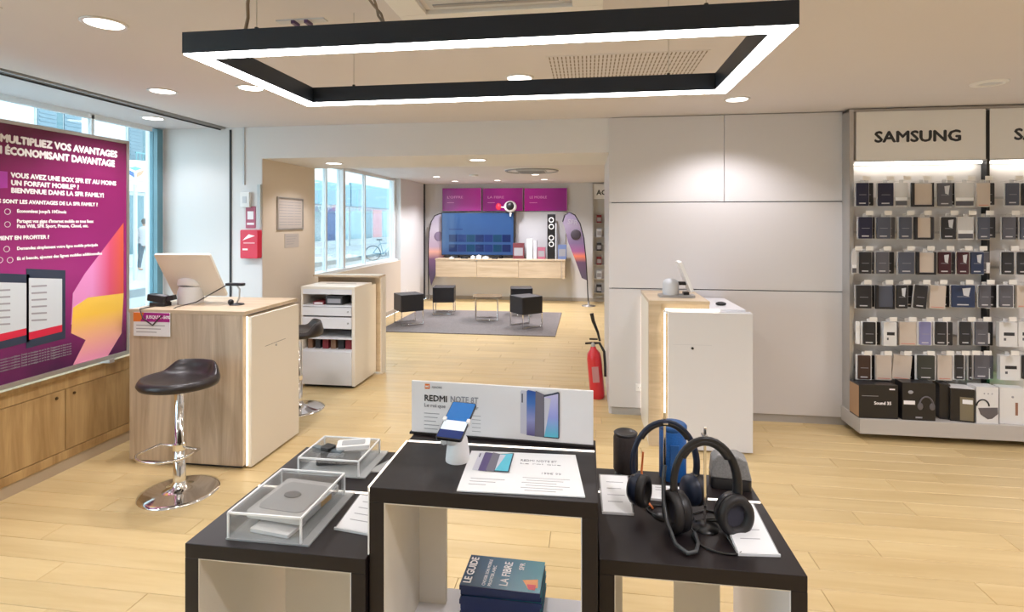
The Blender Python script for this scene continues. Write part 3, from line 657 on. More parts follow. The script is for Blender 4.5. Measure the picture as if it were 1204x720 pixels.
# ============================================================ FRONT DISPLAY TABLES
liner = mat('cream_warm_lit_liner', (0.74, 0.69, 0.60), 0.4, vary=0.02); linerw = mat('white_liner', (0.74, 0.73, 0.76), 0.4, vary=0.01)  # cream liners carry the floor's warm reflection in their colour
def display_table(x0, x1, y0, y1, zt, label, led_y, shelf=None, splits=()):
    t = thing('display_table', (x0, y0, 0), label, 'display table'); w = x1-x0; d = y1-y0; th = 0.034
    box('top', blackm, 0, w, 0, led_y-0.004, zt-th, zt, t, 0.0015)
    box('top', blackm, 0, w, led_y+0.004, d, zt-th, zt-0.001, t, 0.0015)
    box('led_strip', ledt, 0.004, w-0.004, led_y-0.0028, led_y+0.0028, zt-0.012, zt+0.0015, t)
    box('side_panel', blackm, 0, th, 0, d, 0, zt-th, t, 0.001); box('side_panel', blackm, w-th, w, 0, d, 0, zt-th, t, 0.001)
    box('bottom_panel', blackm, th, w-th, 0, d, 0, th, t)
    b = 0.002
    box('liner', liner, th, th+b, 0.001, d-0.004, th, zt-th, t); box('liner', linerw, w-th-b, w-th, 0.001, d-0.004, th, zt-th, t)
    box('liner', liner, th+b, w-th-b, 0.001, d-0.004, zt-th-b, zt-th, t); box('liner', liner, th+b, w-th-b, 0.004, d-0.004, th, th+b, t)
    if shelf: box('shelf', linerw, th+b, w-th-b, 0.02, d-0.02, shelf-0.018, shelf, t)
    for a, c in splits: box('divider', liner, a, c, led_y-0.008, led_y+0.008, th+b, zt-th-b, t)
    return t
display_table(-0.94, -0.494, 1.165, 1.725, 0.844, 'lower black display table on the left with clear acrylic trays', 0.285, splits=((0.09, 0.31), (0.312, 0.345)))
mid = display_table(-0.490, 0.022, 1.178, 1.520, 1.0, 'taller black display table in the middle carrying a phone and signs', 0.265, 0.566, ((0.036, 0.11),))
display_table(0.026, 0.466, 1.238, 1.70, 0.844, 'lower black display table on the right with headphones', 0.31, splits=((0.036, 0.07), (0.21, 0.33)))
MB().box(-0.0035, 0.0, 0.0, 0.265, 0.990, 1.001).build('led_strip', ledt, mid)
MB().box(-0.003, 0.0, -0.002, 0.003, 0.848, 1.0).build('edge_strip', acre, mid)
# sign board
t = thing('sign_board', (-0.496, 1.500, 1.0), 'long white promotional board standing at the back of middle table', 'sign', rz=R(-3))
W_ = 0.512; Hb = 0.150
box('board', mat('sign_white', (0.86, 0.85, 0.87), 0.4), 0, W_, -0.004, 0.004, 0.0, Hb, t, 0.0008)
box('holder', blackm, -0.004, W_+0.004, -0.010, 0.010, 0.0, 0.006, t)
def sx(u, v):
    p = at(u, v, Y=1.4955); return p.x+0.496, p.z-1.0
ox, oz = sx(500, 457)
o_ = box('orange_mark', orange, ox, ox+0.014, -0.005, -0.004, oz+0.0, oz+0.014, t)
lettering('mi', 0.007, inkw, o_, (ox+0.002, -0.0052, oz+0.004), FACE_Y, bold=0.02)
lettering('XIAOMI', 0.006, inkg, t, (ox+0.02, -0.0045, oz+0.003), FACE_Y)
a = sx(499, 471); lettering('REDMI', 0.017, ink, t, (a[0], -0.0045, a[1]), FACE_Y, width=0.066, bold=0.01)
a = sx(528, 471.5); lettering('NOTE 8T', 0.017, inkg, t, (a[0]+0.005, -0.0045, a[1]-0.001), FACE_Y, width=0.080, bold=0.004)
a = sx(499, 478); lettering('Le roi que', 0.010, inkg, t, (a[0], -0.0045, a[1]), FACE_Y, width=0.062, bold=0.004)
a = sx(548, 480); lettering('valeur', 0.010, inkg, t, (a[0], -0.0045, a[1]), FACE_Y, width=0.038, bold=0.004)
for k in range(5):
    a = sx(499, 486+k*4.5); box('text_line', inkg, a[0], a[0]+0.045-0.005*(k % 3), -0.0045, -0.004, a[1], a[1]+0.0018, t)
    a = sx(556, 488+k*4.5); box('text_line', inkg, a[0], a[0]+0.025, -0.0045, -0.004, a[1], a[1]+0.0012, t)
pg = gradient('phone_gradient_print', [(0, (0.10, 0.55, 0.72)), (0.45, (0.32, 0.36, 0.80)), (1, (0.62, 0.60, 0.85))], 0.3, 'Z', 0.02, 0.14)
pb = gradient('phone_blue_print', [(0, (0.08, 0.05, 0.18)), (0.4, (0.30, 0.32, 0.62)), (0.75, (0.05, 0.18, 0.55)), (1, (0.02, 0.09, 0.38))], 0.3, 'Z', 0.01, 0.14)
pgr = mat('phone_grey_print', (0.16, 0.15, 0.20), 0.3); pwh = mat('phone_white_print', (0.62, 0.62, 0.72), 0.3)
def phones(parent, Mx, sc=1.0):    # overlapping phone backs and one phone front, printed flat
    P_ = lambda pts, m, y: MB().prism([(x*sc, z*sc) for x, z in pts], y-0.0006, y, 'Y', M=Mx).build('phone_print', m, parent)
    P_([(0, 0.004), (0.03, 0.0), (0.03, 0.136), (0.003, 0.138), (0, 0.132)], pwh, -0.0043)
    P_([(0.004, 0.10), (0.008, 0.10), (0.008, 0.128), (0.004, 0.128)], bez, -0.0047)
    P_([(0.020, 0.0), (0.05, -0.002), (0.05, 0.136), (0.024, 0.14), (0.020, 0.136)], pb, -0.0049)
    P_([(0.045, -0.002), (0.078, -0.003), (0.078, 0.128), (0.048, 0.139)], pgr, -0.0055)
    P_([(0.073, -0.003), (0.119, -0.004), (0.122, 0.0), (0.122, 0.136), (0.118, 0.140), (0.10, 0.134), (0.073, 0.128)], bez, -0.0061)
    P_([(0.075, 0.0), (0.118, 0.0), (0.118, 0.134), (0.104, 0.130), (0.075, 0.122)], pg, -0.0066)
    P_([(0.075, 0.0), (0.075, 0.121), (0.096, 0.118), (0.083, 0.04)], pwh, -0.0070)
phones(t, Matrix.Translation((sx(613, 500)[0], 0.0, 0.020)), 0.88)
# price sheet lying on the table
sp = Matrix.Translation((0, 0, 0))
t = thing('price_sheet', (-0.289, 1.185, 1.0), 'white printed price sheet lying on the middle table', 'paper', rz=R(1))
MB().prism([(0, 0), (0.284, 0.006), (0.262, 0.218), (-0.008, 0.212)], 0.0005, 0.003, 'Z').build('sheet', paper, t)
ML = Matrix.Translation((0.01, 0.115, 0.0005)) @ Matrix.Rotation(-PI/2, 4, 'X')
phones(t, Matrix.Translation((0.015, 0.10, -0.0008)) @ Matrix.Rotation(R(-90), 4, 'X'), 0.74)
lettering('REDMI NOTE 8T', 0.010, inkg, t, (0.125, 0.165, 0.0032), (0, 0, 0), bold=0.004, ext=0.0002, width=0.09)
lettering('Le roi que', 0.006, inkg, t, (0.125, 0.15, 0.0032), (0, 0, 0), ext=0.0002, width=0.10)
lettering('199€ 99', 0.010, inkg, t, (0.18, 0.10, 0.0032), (0, 0, 0), ext=0.0002)
for k in range(6): box('text_line', inkg, 0.14+0.01*(k % 2), 0.25-0.015*(k % 3), 0.078-k*0.012, 0.0795-k*0.012, 0.003, 0.0034, t)
for k in range(3): box('text_line', inkg, 0.02, 0.10-0.02*k, 0.06-k*0.014, 0.062-k*0.014, 0.003, 0.0034, t)
# phone on a white security stand
t = thing('phone_on_stand', (-0.325, 1.345, 1.0), 'blue display phone tilted on a white round security stand', 'phone stand')
MB().lathe([(0.031, 0), (0.031, 0.004), (0.028, 0.03), (0.024, 0.055), (0.02, 0.06), (0.001, 0.061)], n=32).build('pedestal', wplast, t)
MB().tube([(-0.028, -0.03, 0.055), (-0.035, -0.02, 0.05), (-0.01, 0.0, 0.05)], 0.007, 8).build('cable_clip', wplast, t)
M = Matrix.Translation((-0.008, -0.036, 0.080)) @ Matrix.Rotation(R(20), 4, 'X') @ Matrix.Rotation(R(-5), 4, 'Z') @ Matrix.Scale(0.92, 4)
scrn = gradient('phone_blue_screen', [(0, (0.01, 0.03, 0.16)), (0.35, (0.015, 0.05, 0.22)), (0.6, (0.02, 0.13, 0.40)), (1, (0.03, 0.22, 0.50))], 0.15, 'X', -0.02, 0.05, emit=0.35)
MB().rbox(-0.036, 0.036, -0.025, 0.125, -0.004, 0.004, 0.007, M=M).build('phone', black, t, 0.0008)
MB().rbox(-0.0335, 0.0335, 0.045, 0.121, 0.004, 0.0046, 0.004, M=M).build('screen', mat('blue_screen', (0.02, 0.14, 0.42), 0.15, emit=0.3), t)
MB().rbox(-0.0335, 0.0335, 0.008, 0.045, 0.004, 0.0046, 0.002, M=M).build('screen', mat('pale_screen', (0.66, 0.78, 0.86), 0.2, emit=0.3), t)
MB().rbox(-0.0335, 0.0335, -0.021, 0.008, 0.004, 0.0046, 0.002, M=M).build('screen', mat('navy_screen', (0.01, 0.03, 0.15), 0.2, emit=0.2), t)
m = MB()
for s in (-1, 1): m.box(s*0.034-0.004, s*0.034+0.006, 0.038, 0.052, -0.006, 0.010, M=M)
m.build('gripper', wplast, t, 0.001)
MB().lathe([(0.014, -0.03), (0.018, -0.004)], n=20, M=M).build('gripper_head', wplast, t)
# catalogues
cov = gradient('catalogue_cover', [(0, (0.015, 0.05, 0.12)), (0.5, (0.03, 0.13, 0.22)), (1, (0.08, 0.30, 0.36))], 0.25, 'X', -0.11, 0.11, noise=0.3)
navy = mat('navy_spine', (0.005, 0.02, 0.10), 0.35); pages = mat('page_edges', (0.70, 0.70, 0.70), 0.7)
for k in range(7):
    top = k == 6
    t = thing('catalogue', (-0.225+0.002*((k*5) % 3), 1.455+0.0015*((k*7) % 4), 0.566+k*0.012), 'dark blue catalogue reading LE GUIDE, topmost of its stack' if top else 'dark blue catalogue, %s from the bottom of the stack' % ('first', 'second', 'third', 'fourth', 'fifth', 'sixth')[k], 'catalogue', 'catalogues stacked in the middle table', R(-1.5+0.5*(k % 3)))
    box('pages', pages, -0.104, 0.102, -0.063, 0.065, 0.001, 0.011, t)
    box('cover', cov, -0.106, 0.106, -0.066, 0.066, 0.0105, 0.0118, t); box('cover', navy, -0.106, 0.106, -0.066, 0.066, 0.0, 0.0012, t)
    box('spine', navy, -0.106, 0.106, -0.067, -0.065, 0.0, 0.0118, t)
    if top:
        UP = (0, 0, PI/2)
        lettering('LE GUIDE', 0.020, inkw, t, (-0.080, -0.055, 0.0119), UP, bold=0.02, ext=0.0001, width=0.11)
        lettering('CHOISIR SON MOBILE', 0.009, inkw, t, (-0.040, -0.058, 0.0119), UP, ext=0.0001, width=0.11)
        lettering('PROFITER AVEC', 0.009, inkw, t, (-0.024, -0.058, 0.0119), UP, ext=0.0001, width=0.085)
        lettering('LA FIBRE', 0.022, inkw, t, (0.018, -0.052, 0.0119), UP, bold=0.01, ext=0.0001, width=0.10)
        lettering('SFR', 0.014, inkw, t, (0.052, 0.02, 0.0119), UP, bold=0.01, ext=0.0001)
        MB().prism([(0.055, -0.02), (0.095, -0.012), (0.098, -0.045), (0.075, -0.055)], 0.0118, 0.0121, 'Z').build('cover_picture', mat('picture_orange', (0.80, 0.30, 0.06), 0.4), t)
        MB().prism([(0.068, -0.035), (0.092, -0.035), (0.092, -0.055), (0.075, -0.055)], 0.0121, 0.0123, 'Z').build('cover_picture', mat('picture_red', (0.65, 0.03, 0.05), 0.4), t)

# acrylic trays
def tray(x0, x1, y0, y1, z, h, label):
    t = thing('acrylic_case', (x0, y0, z), label, 'display case'); w, d, th = x1-x0, y1-y0, 0.003
    box('base_plate', acrb, -0.004, w+0.022, -0.004, d+0.02, 0.0, 0.004, t)
    box('side_wall', acr, 0, th, 0, d, 0.004, h, t); box('side_wall', acr, w-th, w, 0, d, 0.004, h, t)
    box('front_wall', acr, th, w-th, 0, th, 0.004, h, t); box('back_wall', acr, th, w-th, d-th, d, 0.004, h, t)
    box('lid', acr, 0, w, 0, d, h, h+th, t)
    m = MB(); e = 0.0022
    for (x, y) in ((0, 0), (w, 0), (0, d), (w, d)): m.box(x-e, x+e, y-e, y+e, 0.004, h+th)
    for y in (0, d): m.box(0, w, y-e, y+e, h+th-e, h+th+e)
    for x in (0, w): m.box(x-e, x+e, 0, d, h+th-e, h+th+e)
    m.build('polished_edges', acre, t)
    return t
ZL = 0.844
tray(-0.85, -0.665, 1.195, 1.425, ZL, 0.06, 'larger clear acrylic case at the front of the left table')
tray(-0.862, -0.672, 1.535, 1.70, ZL, 0.045, 'smaller clear acrylic case at the back of the left table')
t = thing('demo_tray', (-0.755, 1.32, ZL+0.004+0.022), 'grey moulded tray lying tilted inside the larger acrylic case', 'tray', rz=R(-6))
M = Matrix.Rotation(R(2), 4, 'X')
MB().rbox(-0.08, 0.08, -0.08, 0.09, 0, 0.016, 0.01, M=M).build('tray', mat('pale_tray', (0.66, 0.66, 0.66), 0.4), t, 0.001)
MB().rbox(-0.065, 0.065, -0.06, 0.07, 0.016, 0.018, 0.02, M=M).build('insert', mat('mid_grey_insert', (0.40, 0.41, 0.42), 0.5), t)
MB().ball((-0.01, 0.01, 0.019), 0.012, sc=(2, 1.4, 0.4)).build('button', mat('dark_insert', (0.10, 0.10, 0.11), 0.4), t)
box('tag', mat('orange_tag', (0.75, 0.45, 0.12), 0.5), 0.0805, 0.082, 0.0, 0.045, 0.002, 0.015, t)
t = thing('leaflet_packet', (-0.755, 1.25, ZL+0.0045), 'white packet in the front of the larger acrylic case', 'packet', rz=R(-8))
MB().rbox(-0.055, 0.055, -0.035, 0.035, 0, 0.008, 0.004).build('carton', paper, t)
t = thing('phone_case', (-0.79, 1.62, ZL+0.0045), 'black gadget lying inside the smaller acrylic case', 'gadget', rz=R(12))
MB().rbox(-0.05, 0.08, -0.03, 0.03, 0, 0.018, 0.01).build('shell', black, t, 0.002); MB().rbox(-0.02, 0.03, -0.015, 0.015, 0.018, 0.020, 0.005).build('pad', gplast, t)
t = thing('earphone_box', (-0.735, 1.63, ZL+0.049), 'open white earphone box on top of the smaller acrylic case', 'box', rz=R(20))
MB().rbox(-0.045, 0.055, -0.03, 0.03, 0, 0.014, 0.008).build('carton', wplast, t, 0.001); MB().rbox(-0.03, 0.04, -0.018, 0.018, 0.014, 0.0155, 0.006).build('insert', mat('mid_grey_insert', (0.40, 0.41, 0.42), 0.5), t)
t = thing('smart_watch', (-0.80, 1.60, ZL+0.049), 'dark watch with strap lying on the smaller acrylic case', 'watch', rz=R(-15))
MB().rbox(-0.018, 0.018, -0.018, 0.018, 0, 0.012, 0.006).build('watch_body', black, t, 0.001); MB().box(-0.055, 0.055, -0.009, 0.009, 0, 0.004).build('strap', mat('slate_strap', (0.12, 0.15, 0.17), 0.5), t)
t = tag(MB().prism([(-0.13, -0.045), (-0.03, -0.05), (0.03, 0.05), (-0.08, 0.055)], 0, 0.003, 'Z').build('acrylic_plate', acrb, None, loc=(-0.535, 1.62, ZL)), 'clear slanting plate at the back right of the left table', 'plate')
def card_holder(loc, rz, label, w=0.10, d=0.12, tilt=14, lines=4):
    t = thing('price_card', loc, label, 'price card', rz=rz)
    M = Matrix.Rotation(R(tilt), 4, 'X')
    MB().box(-w/2-0.003, w/2+0.003, 0, d, 0.0, 0.003, M=M).build('holder', acrb, t)
    MB().box(-w/2-0.003, w/2+0.003, 0, d*0.9, 0.0, 0.002).build('holder_base', acrb, t)
    MB().box(-w/2, w/2, 0.004, d-0.004, 0.003, 0.0038, M=M).build('card', paper, t)
    for k in range(lines): MB().box(-w*0.3, w*(0.32-0.1*(k % 2)), d*(0.78-0.17*k), d*(0.78-0.17*k)+0.0018, 0.0038, 0.0041, M=M).build('text_line', inkg, t)
    MB().box(-w/2-0.003, w/2+0.003, -0.003, 0.0, 0.0, 0.006).build('front_lip', acre, t)
    return t
card_holder((-0.565, 1.262, ZL), R(-8), 'price card in a clear holder at the right of left table')
card_holder((0.078, 1.435, ZL), R(2), 'price card in a clear holder beside the black speaker', 0.075, 0.145)
card_holder((0.385, 1.300, ZL), R(5), 'price card in a clear holder at the right table front', 0.088, 0.16)
card_holder((0.225, 1.52, ZL), R(-3), 'low wide price card under the headphones', 0.13, 0.07, 6, 2)

# ============================================================ HEADPHONES AND SPEAKERS
spkc = mat('charcoal_mesh', (0.03, 0.022, 0.022), 0.6, vary=0.4, scale=220, bump=0.5)
t = thing('portable_speaker', (0.112, 1.645, ZL), 'black cylindrical portable speaker at the back of right table', 'speaker')
MB().lathe([(0.030, 0), (0.032, 0.004), (0.032, 0.012), (0.024, 0.016)], n=28).build('dock', black, t)
MB().lathe([(0.024, 0.014), (0.024, 0.022)], n=28).build('light_ring', mat('pale_ring', (0.7, 0.72, 0.75), 0.3), t)
MB().lathe([(0.033, 0.022), (0.036, 0.028), (0.036, 0.12), (0.033, 0.128)], n=32).build('body', spkc, t)
MB().lathe([(0.033, 0.128), (0.035, 0.134), (0.030, 0.137), (0.026, 0.134), (0.001, 0.134)], n=32).build('top_cap', black, t)
bl = mat('blue_mesh', (0.012, 0.12, 0.42), 0.5, vary=0.3, scale=200, bump=0.5)
t = thing('portable_speaker', (0.250, 1.665, ZL), 'bright blue cylindrical portable speaker behind the headphones', 'speaker')
MB().lathe([(0.036, 0), (0.039, 0.006), (0.039, 0.14), (0.037, 0.145)], n=32).build('body', bl, t)
MB().lathe([(0.037, 0.145), (0.041, 0.149), (0.041, 0.157), (0.036, 0.162), (0.001, 0.162)], n=32).build('top_cap', mat('blue_rubber', (0.02, 0.10, 0.30), 0.5), t)
MB().box(-0.012, 0.012, -0.0415, -0.036, 0.05, 0.11).build('control_strip', mat('blue_rubber', (0.02, 0.10, 0.30), 0.5), t, 0.001)
t = thing('box_speaker', (0.405, 1.635, ZL), 'grey box speaker with mesh grille behind the right headphones', 'speaker', rz=R(-6))
MB().rbox(-0.055, 0.055, -0.03, 0.03, 0, 0.03, 0.012).build('base', black, t, 0.002)
MB().prism([(-0.055, 0.03), (0.055, 0.03), (0.042, 0.085), (0.02, 0.095), (-0.035, 0.095), (-0.05, 0.08)], -0.028, 0.028, 'Y').build('grille', mat('grey_mesh', (0.26, 0.26, 0.26), 0.6, vary=0.4, scale=200, bump=0.5), t, 0.004)
hpb = mat('headphone_black', (0.014, 0.014, 0.017), 0.38); pad = mat('headphone_pad', (0.02, 0.018, 0.019), 0.55, bump=0.4, scale=60)
hpn = mat('headphone_navy', (0.012, 0.02, 0.045), 0.4)
def stand(x, y, h, label):
    t = thing('headphone_stand', (x, y, ZL), label, 'headphone stand')
    MB().lathe([(0.032, 0), (0.032, 0.004), (0.006, 0.007)], n=28).build('base', black, t)
    box('post', chrome, -0.003, 0.003, -0.002, 0.002, 0.005, h, t, 0.0006)
    MB().box(-0.006, 0.006, -0.018, 0.018, h-0.024, h-0.021).build('cradle', chrome, t)
    return t
def arc(rx, rz, a0, a1, n=22, y=0.0, z=0.0): return [(rx*math.cos(R(a0+(a1-a0)*k/n)), y, z+rz*math.sin(R(a0+(a1-a0)*k/n))) for k in range(n+1)]
def headphones(loc, rz, label, R_=0.085, rzv=0.11, cupr=0.036, mcol=hpb, cups=((-1, 70), (1, -70)), thick=0.007):
    t = thing('headphones', loc, label, 'headphones', rz=rz)
    b = MB().tube(arc(R_, rzv, -12, 192), thick, 10, flat=1.7).build('headband', mcol, t)
    MB().tube(arc(R_-thick*1.1, rzv-thick*1.1, 40, 140), thick*0.8, 10, flat=1.9).build('headband_pad', pad, b)
    for s, yaw in cups:
        ex, ez = s*R_*math.cos(R(-12)), rzv*math.sin(R(-12))
        y = MB().tube([(ex, 0, ez+0.004), (ex*0.99, 0.0, ez-0.015), (ex*0.93, 0, ez-0.03)], 0.005, 8).build('yoke', alu, t)
        M = Matrix.Translation((ex*0.86, 0, ez-0.042)) @ Matrix.Rotation(R(yaw), 4, 'Z') @ Matrix.Rotation(PI/2, 4, 'X')
        c = MB().lathe([(0.001, -0.022), (cupr*0.7, -0.021), (cupr*0.95, -0.012), (cupr, 0.0), (cupr*0.98, 0.006)], n=32, M=M, sy=1.15).build('ear_cup', mcol, t)
        MB().lathe([(cupr*0.95, 0.006), (cupr*1.04, 0.012), (cupr*1.0, 0.024), (cupr*0.8, 0.028), (cupr*0.58, 0.022), (cupr*0.55, 0.010)], n=32, M=M, sy=1.15).build('ear_pad', pad, c)
        MB().lathe([(0.001, 0.0125), (cupr*0.56, 0.0120)], n=28, M=M, sy=1.15).build('driver_cloth', mat('driver_cloth', (0.04, 0.04, 0.06), 0.8), c)
    return t
stand(0.197, 1.445, 0.265, 'slim chrome headphone stand on the left, behind the card')
headphones((0.197, 1.445, ZL+0.132), R(6), 'black and navy headphones hanging on the left chrome stand', 0.082, 0.110, 0.034, hpn, ((-1, 55), (1, 110)), 0.0055)
stand(0.288, 1.40, 0.250, 'slim chrome headphone stand on the right, nearer the table edge')
headphones((0.284, 1.375, ZL+0.118), R(4), 'black headphones with one padded cup turned to the camera', 0.076, 0.110, 0.043, hpb, ((-1, -75), (1, 12)), 0.007)
t = thing('neckband_earphones', (0.19, 1.37, ZL), 'dark neckband earphones drooping over the table from left stand', 'earphones')
MB().tube([(0.002, 0.03, 0.15), (-0.004, 0.02, 0.12), (-0.006, 0.0, 0.08), (-0.002, -0.03, 0.04), (0.012, -0.07, 0.012), (0.035, -0.095, 0.007), (0.055, -0.085, 0.007), (0.066, -0.05, 0.006), (0.066, -0.01, 0.007)], 0.0048, 8).build('neckband', mat('slate_rubber', (0.06, 0.065, 0.07), 0.35), t)
MB().tube([(0.066, -0.01, 0.007), (0.06, 0.0, 0.012), (0.062, 0.006, 0.03)], 0.002, 6).build('wire', black, t)
MB().ball((0.062, 0.008, 0.034), 0.007).build('earbud', black, t)
cb_ = mat('black_cable', (0.01, 0.01, 0.01), 0.4)
def loose(pts, label, m=cb_, r=0.0025):
    pts = [Vector(p) for p in pts]; out = []
    for i in range(len(pts)-1):
        p0, p1, p2, p3 = pts[max(0, i-1)], pts[i], pts[i+1], pts[min(len(pts)-1, i+2)]
        for k in range(6):
            s = k/6; out.append(0.5*((2*p1)+(p2-p0)*s+(2*p0-5*p1+4*p2-p3)*s*s+(-p0+3*p1-3*p2+p3)*s**3))
    out.append(pts[-1])
    return tag(MB().tube(out, r, 6).build('security_cable', m), label, 'cable', 'cables on the right display table')
zc = ZL+0.003
loose([(0.20, 1.42, zc), (0.17, 1.44, zc), (0.155, 1.47, zc), (0.19, 1.49, zc), (0.235, 1.47, zc), (0.25, 1.43, zc), (0.22, 1.395, zc+.01)], 'black looped cable around the left headphone stand')
loose([(0.285, 1.40, zc), (0.25, 1.36, zc), (0.26, 1.32, zc), (0.30, 1.295, zc), (0.345, 1.30, zc), (0.365, 1.36, zc+.004), (0.35, 1.42, zc+.006), (0.31, 1.44, zc), (0.27, 1.42, zc), (0.29, 1.38, zc)], 'black cable curling in front of the right headphone stand')
loose([(0.27, 1.46, zc), (0.31, 1.48, zc), (0.35, 1.46, zc), (0.33, 1.42, zc+.008), (0.29, 1.43, zc)], 'short black cable loop behind the right headphone stand')
t = thing('orange_strap', (0.135, 1.52, ZL), 'thin orange carrying strap leaning beside the left headphones', 'strap')
om = mat('orange_strap_mat', (0.72, 0.20, 0.06), 0.45)
MB().tube([(0.02, 0.05, 0.11), (0.015, 0.04, 0.06), (0.018, 0.03, 0.02), (0.02, 0.0, 0.004), (0.035, -0.05, 0.004)], 0.003, 6).build('strap', om, t)
MB().tube([(-0.06, 0.07, 0.004), (0.0, 0.03, 0.006), (0.02, 0.0, 0.008), (0.03, -0.03, 0.004)], 0.0022, 6).build('strap_tail', om, t)

# ============================================================ LOUNGE
rug = MB().box(-3.05, -0.45, 7.63, 9.65, 0.0, 0.012).build('rug', mat('grey_rug', (0.20, 0.18, 0.175), 0.95, vary=0.35, scale=45, bump=1.0))
tag(rug, 'large flat grey-brown rug under the lounge seats', 'rug')
def ottoman(u, v, rz, label):
    p = at(u, v, z=0); t = thing('ottoman', (p.x, p.y, 0.012), label, 'ottoman', 'cube stools on the lounge rug', rz); s = 0.185
    MB().rbox(-s, s, -s, s, 0.215, 0.475, 0.018).build('seat_cube', leather, t, 0.008, 3)
    for y in (-s+0.012, s-0.012):
        MB().tube([(-s+0.012, y, 0.215), (-s+0.012, y, 0.012), (s-0.012, y, 0.012), (s-0.012, y, 0.215)], 0.0115, 8).build('sled_leg', chrome, t)
    return t
ottoman(480.5, 381.5, R(38), 'black leather cube stool at the left front corner of the rug')
ottoman(522.5, 369.5, R(9), 'black leather cube stool at the left back of the rug')
ottoman(618.5, 385, R(40), 'black leather cube stool at the right front of the rug')
ottoman(613, 371, R(10), 'black leather cube stool hidden behind the right front one')
p = at(573, 376.5, z=0)
t = thing('coffee_table', (p.x, p.y, 0.012), 'small dark glass coffee table with chrome legs on the rug', 'coffee table', rz=R(10))
MB().rbox(-0.24, 0.24, -0.22, 0.22, 0.375, 0.39, 0.1, 8).build('tabletop', mat('smoked_top', (0.05, 0.035, 0.03), 0.08, spec=0.8), t)
for y in (-0.16, 0.16):
    MB().tube([(-0.19, y, 0.375), (-0.19, y, 0.010), (0.0, y+0.02*(1 if y < 0 else -1), 0.010), (0.17, y, 0.010), (0.17, y, 0.375)], 0.01, 8).build('sled_leg', chrome, t)

# wall shelf, screens, television
sh = thing('wall_cabinet', (-3.05, 10.68, 0.50), 'long wall hung oak cabinet with three doors under the television', 'cabinet')
box('carcass', lamw, 0.01, 2.60, 0.02, 0.48, 0.01, 0.35, sh)
box('top', oakt, 0, 2.62, -0.01, 0.488, 0.35, 0.375, sh, 0.002)
for k in range(3):
    box('door', oakt, 0.01+k*0.845, 0.85+k*0.845, 0.0, 0.02, 0.01, 0.345, sh, 0.002)
box('end_panel', oakt, 2.55, 2.61, 0.0, 0.48, 0.0, 0.35, sh)
for k, (u0, u1) in enumerate(((520, 566), (567.5, 615), (616.5, 667))):
    a = at(u0, 221.5, Y=11.1); b = at(u1, 248, Y=11.1); w = b.x-a.x; h = a.z-b.z
    t = thing('wall_screen', (a.x, 11.165, b.z), ('left', 'middle', 'right')[k]+' panel of the row of glowing purple screens above television', 'screen')
    g = gradient('screen_magenta_%d' % k, [(0, (0.19, 0.012, 0.15)), (0.5, (0.40, 0.016, 0.25)), (1, (0.20, 0.012, 0.15))], 0.2, 'X', [0, -w*0.2, -w][k], [w*2, w*1.2, w][k], emit=0.3)
    box('display', g, 0.0, w, -0.055, -0.05, 0, h, t); box('housing', dark, 0, w, -0.05, 0, 0, h, t)
    box('bezel', mat('pink_bezel', (0.55, 0.25, 0.45), 0.4), w-0.012, w, -0.058, -0.055, 0, h, t)
    lettering(('L\'OFFRE', 'LA FIBRE', 'LE MOBILE')[k], 0.05, mat('pink_text', (0.62, 0.22, 0.48), 0.4, emit=0.4), t, (w*0.12, -0.056, h*0.55), FACE_Y, width=w*0.4)
    box('text_line', MATS['pink_text'], w*0.12, w*0.3, -0.056, -0.055, h*0.35, h*0.37, t)
a = at(519, 250, Y=10.93); b = at(605, 301, Y=10.93)
t = thing('television', (a.x, 10.93, 0.875), 'large flat television with blue screen standing on the oak cabinet', 'television')
w = b.x-a.x; h = a.z-0.875
box('housing', black, 0, w, 0, 0.04, 0.05, h, t, 0.003)
box('display', mat('tv_blue', (0.02, 0.055, 0.15), 0.1, emit=0.35), 0.015, w-0.025, -0.002, 0, 0.07, h-0.015, t)
for i, zz in enumerate((0.13, 0.33)): 
    for j in range(7): box('menu_tile', mat('tv_navy_%d' % (j % 3), ((0.004, 0.012, 0.06), (0.008, 0.02, 0.09), (0.004, 0.03, 0.07))[j % 3], 0.1, emit=0.4), 0.16+j*0.185, 0.335+j*0.185, -0.0035, -0.002, zz, zz+0.15, t)
box('menu_line', MATS['tv_navy_1'], 0.16, 0.45, -0.0035, -0.002, 0.58, 0.60, t)
box('foot', black, w*0.2, w*0.2+0.05, -0.1, 0.12, 0, 0.05, t); box('foot', black, w*0.8, w*0.8+0.05, -0.1, 0.12, 0, 0.05, t)
t = tag(box('back_board', mat('pale_grey_panel', (0.52, 0.52, 0.54), 0.4), -1.46, -0.44, 11.12, 11.165, 0.88, 1.83), 'pale grey display panel right of the television', 'panel')
for u0, u1, v0, mm, lab in ((603, 616, 286, mat('red_black_box', (0.16, 0.04, 0.05), 0.4), 'dark red product box beside the television on cabinet'), (619, 626, 281, wplast, 'tall slim white box left on the oak cabinet'),
                            (627, 631, 283, gplast, 'thin grey box beside the tall white box'), (632, 641, 291, mat('pink_box', (0.42, 0.13, 0.20), 0.4), 'pinkish box left of the black tower display'), (656, 666, 288, mat('blue_box', (0.16, 0.22, 0.42), 0.4), 'blue product box at the right end of the oak cabinet')):
    a = at(u0, v0, Y=10.85); b = at(u1, 303, Y=10.85)
    small_box('product_box', lab, 'box', None, (a.x+b.x)/2, 10.92, 0.875, b.x-a.x, 0.12, a.z-0.875, mm, None if u0 in (619, 627) else inkg)
a = at(643.5, 252, Y=10.85); b = at(653, 303, Y=10.85)
t = thing('tower_display', (a.x, 10.85, 0.875), 'tall black tower board with white rings on the oak cabinet', 'display')
w = b.x-a.x; h = a.z-0.875
box('board', black, 0, w, 0, 0.10, 0, h, t, 0.003)
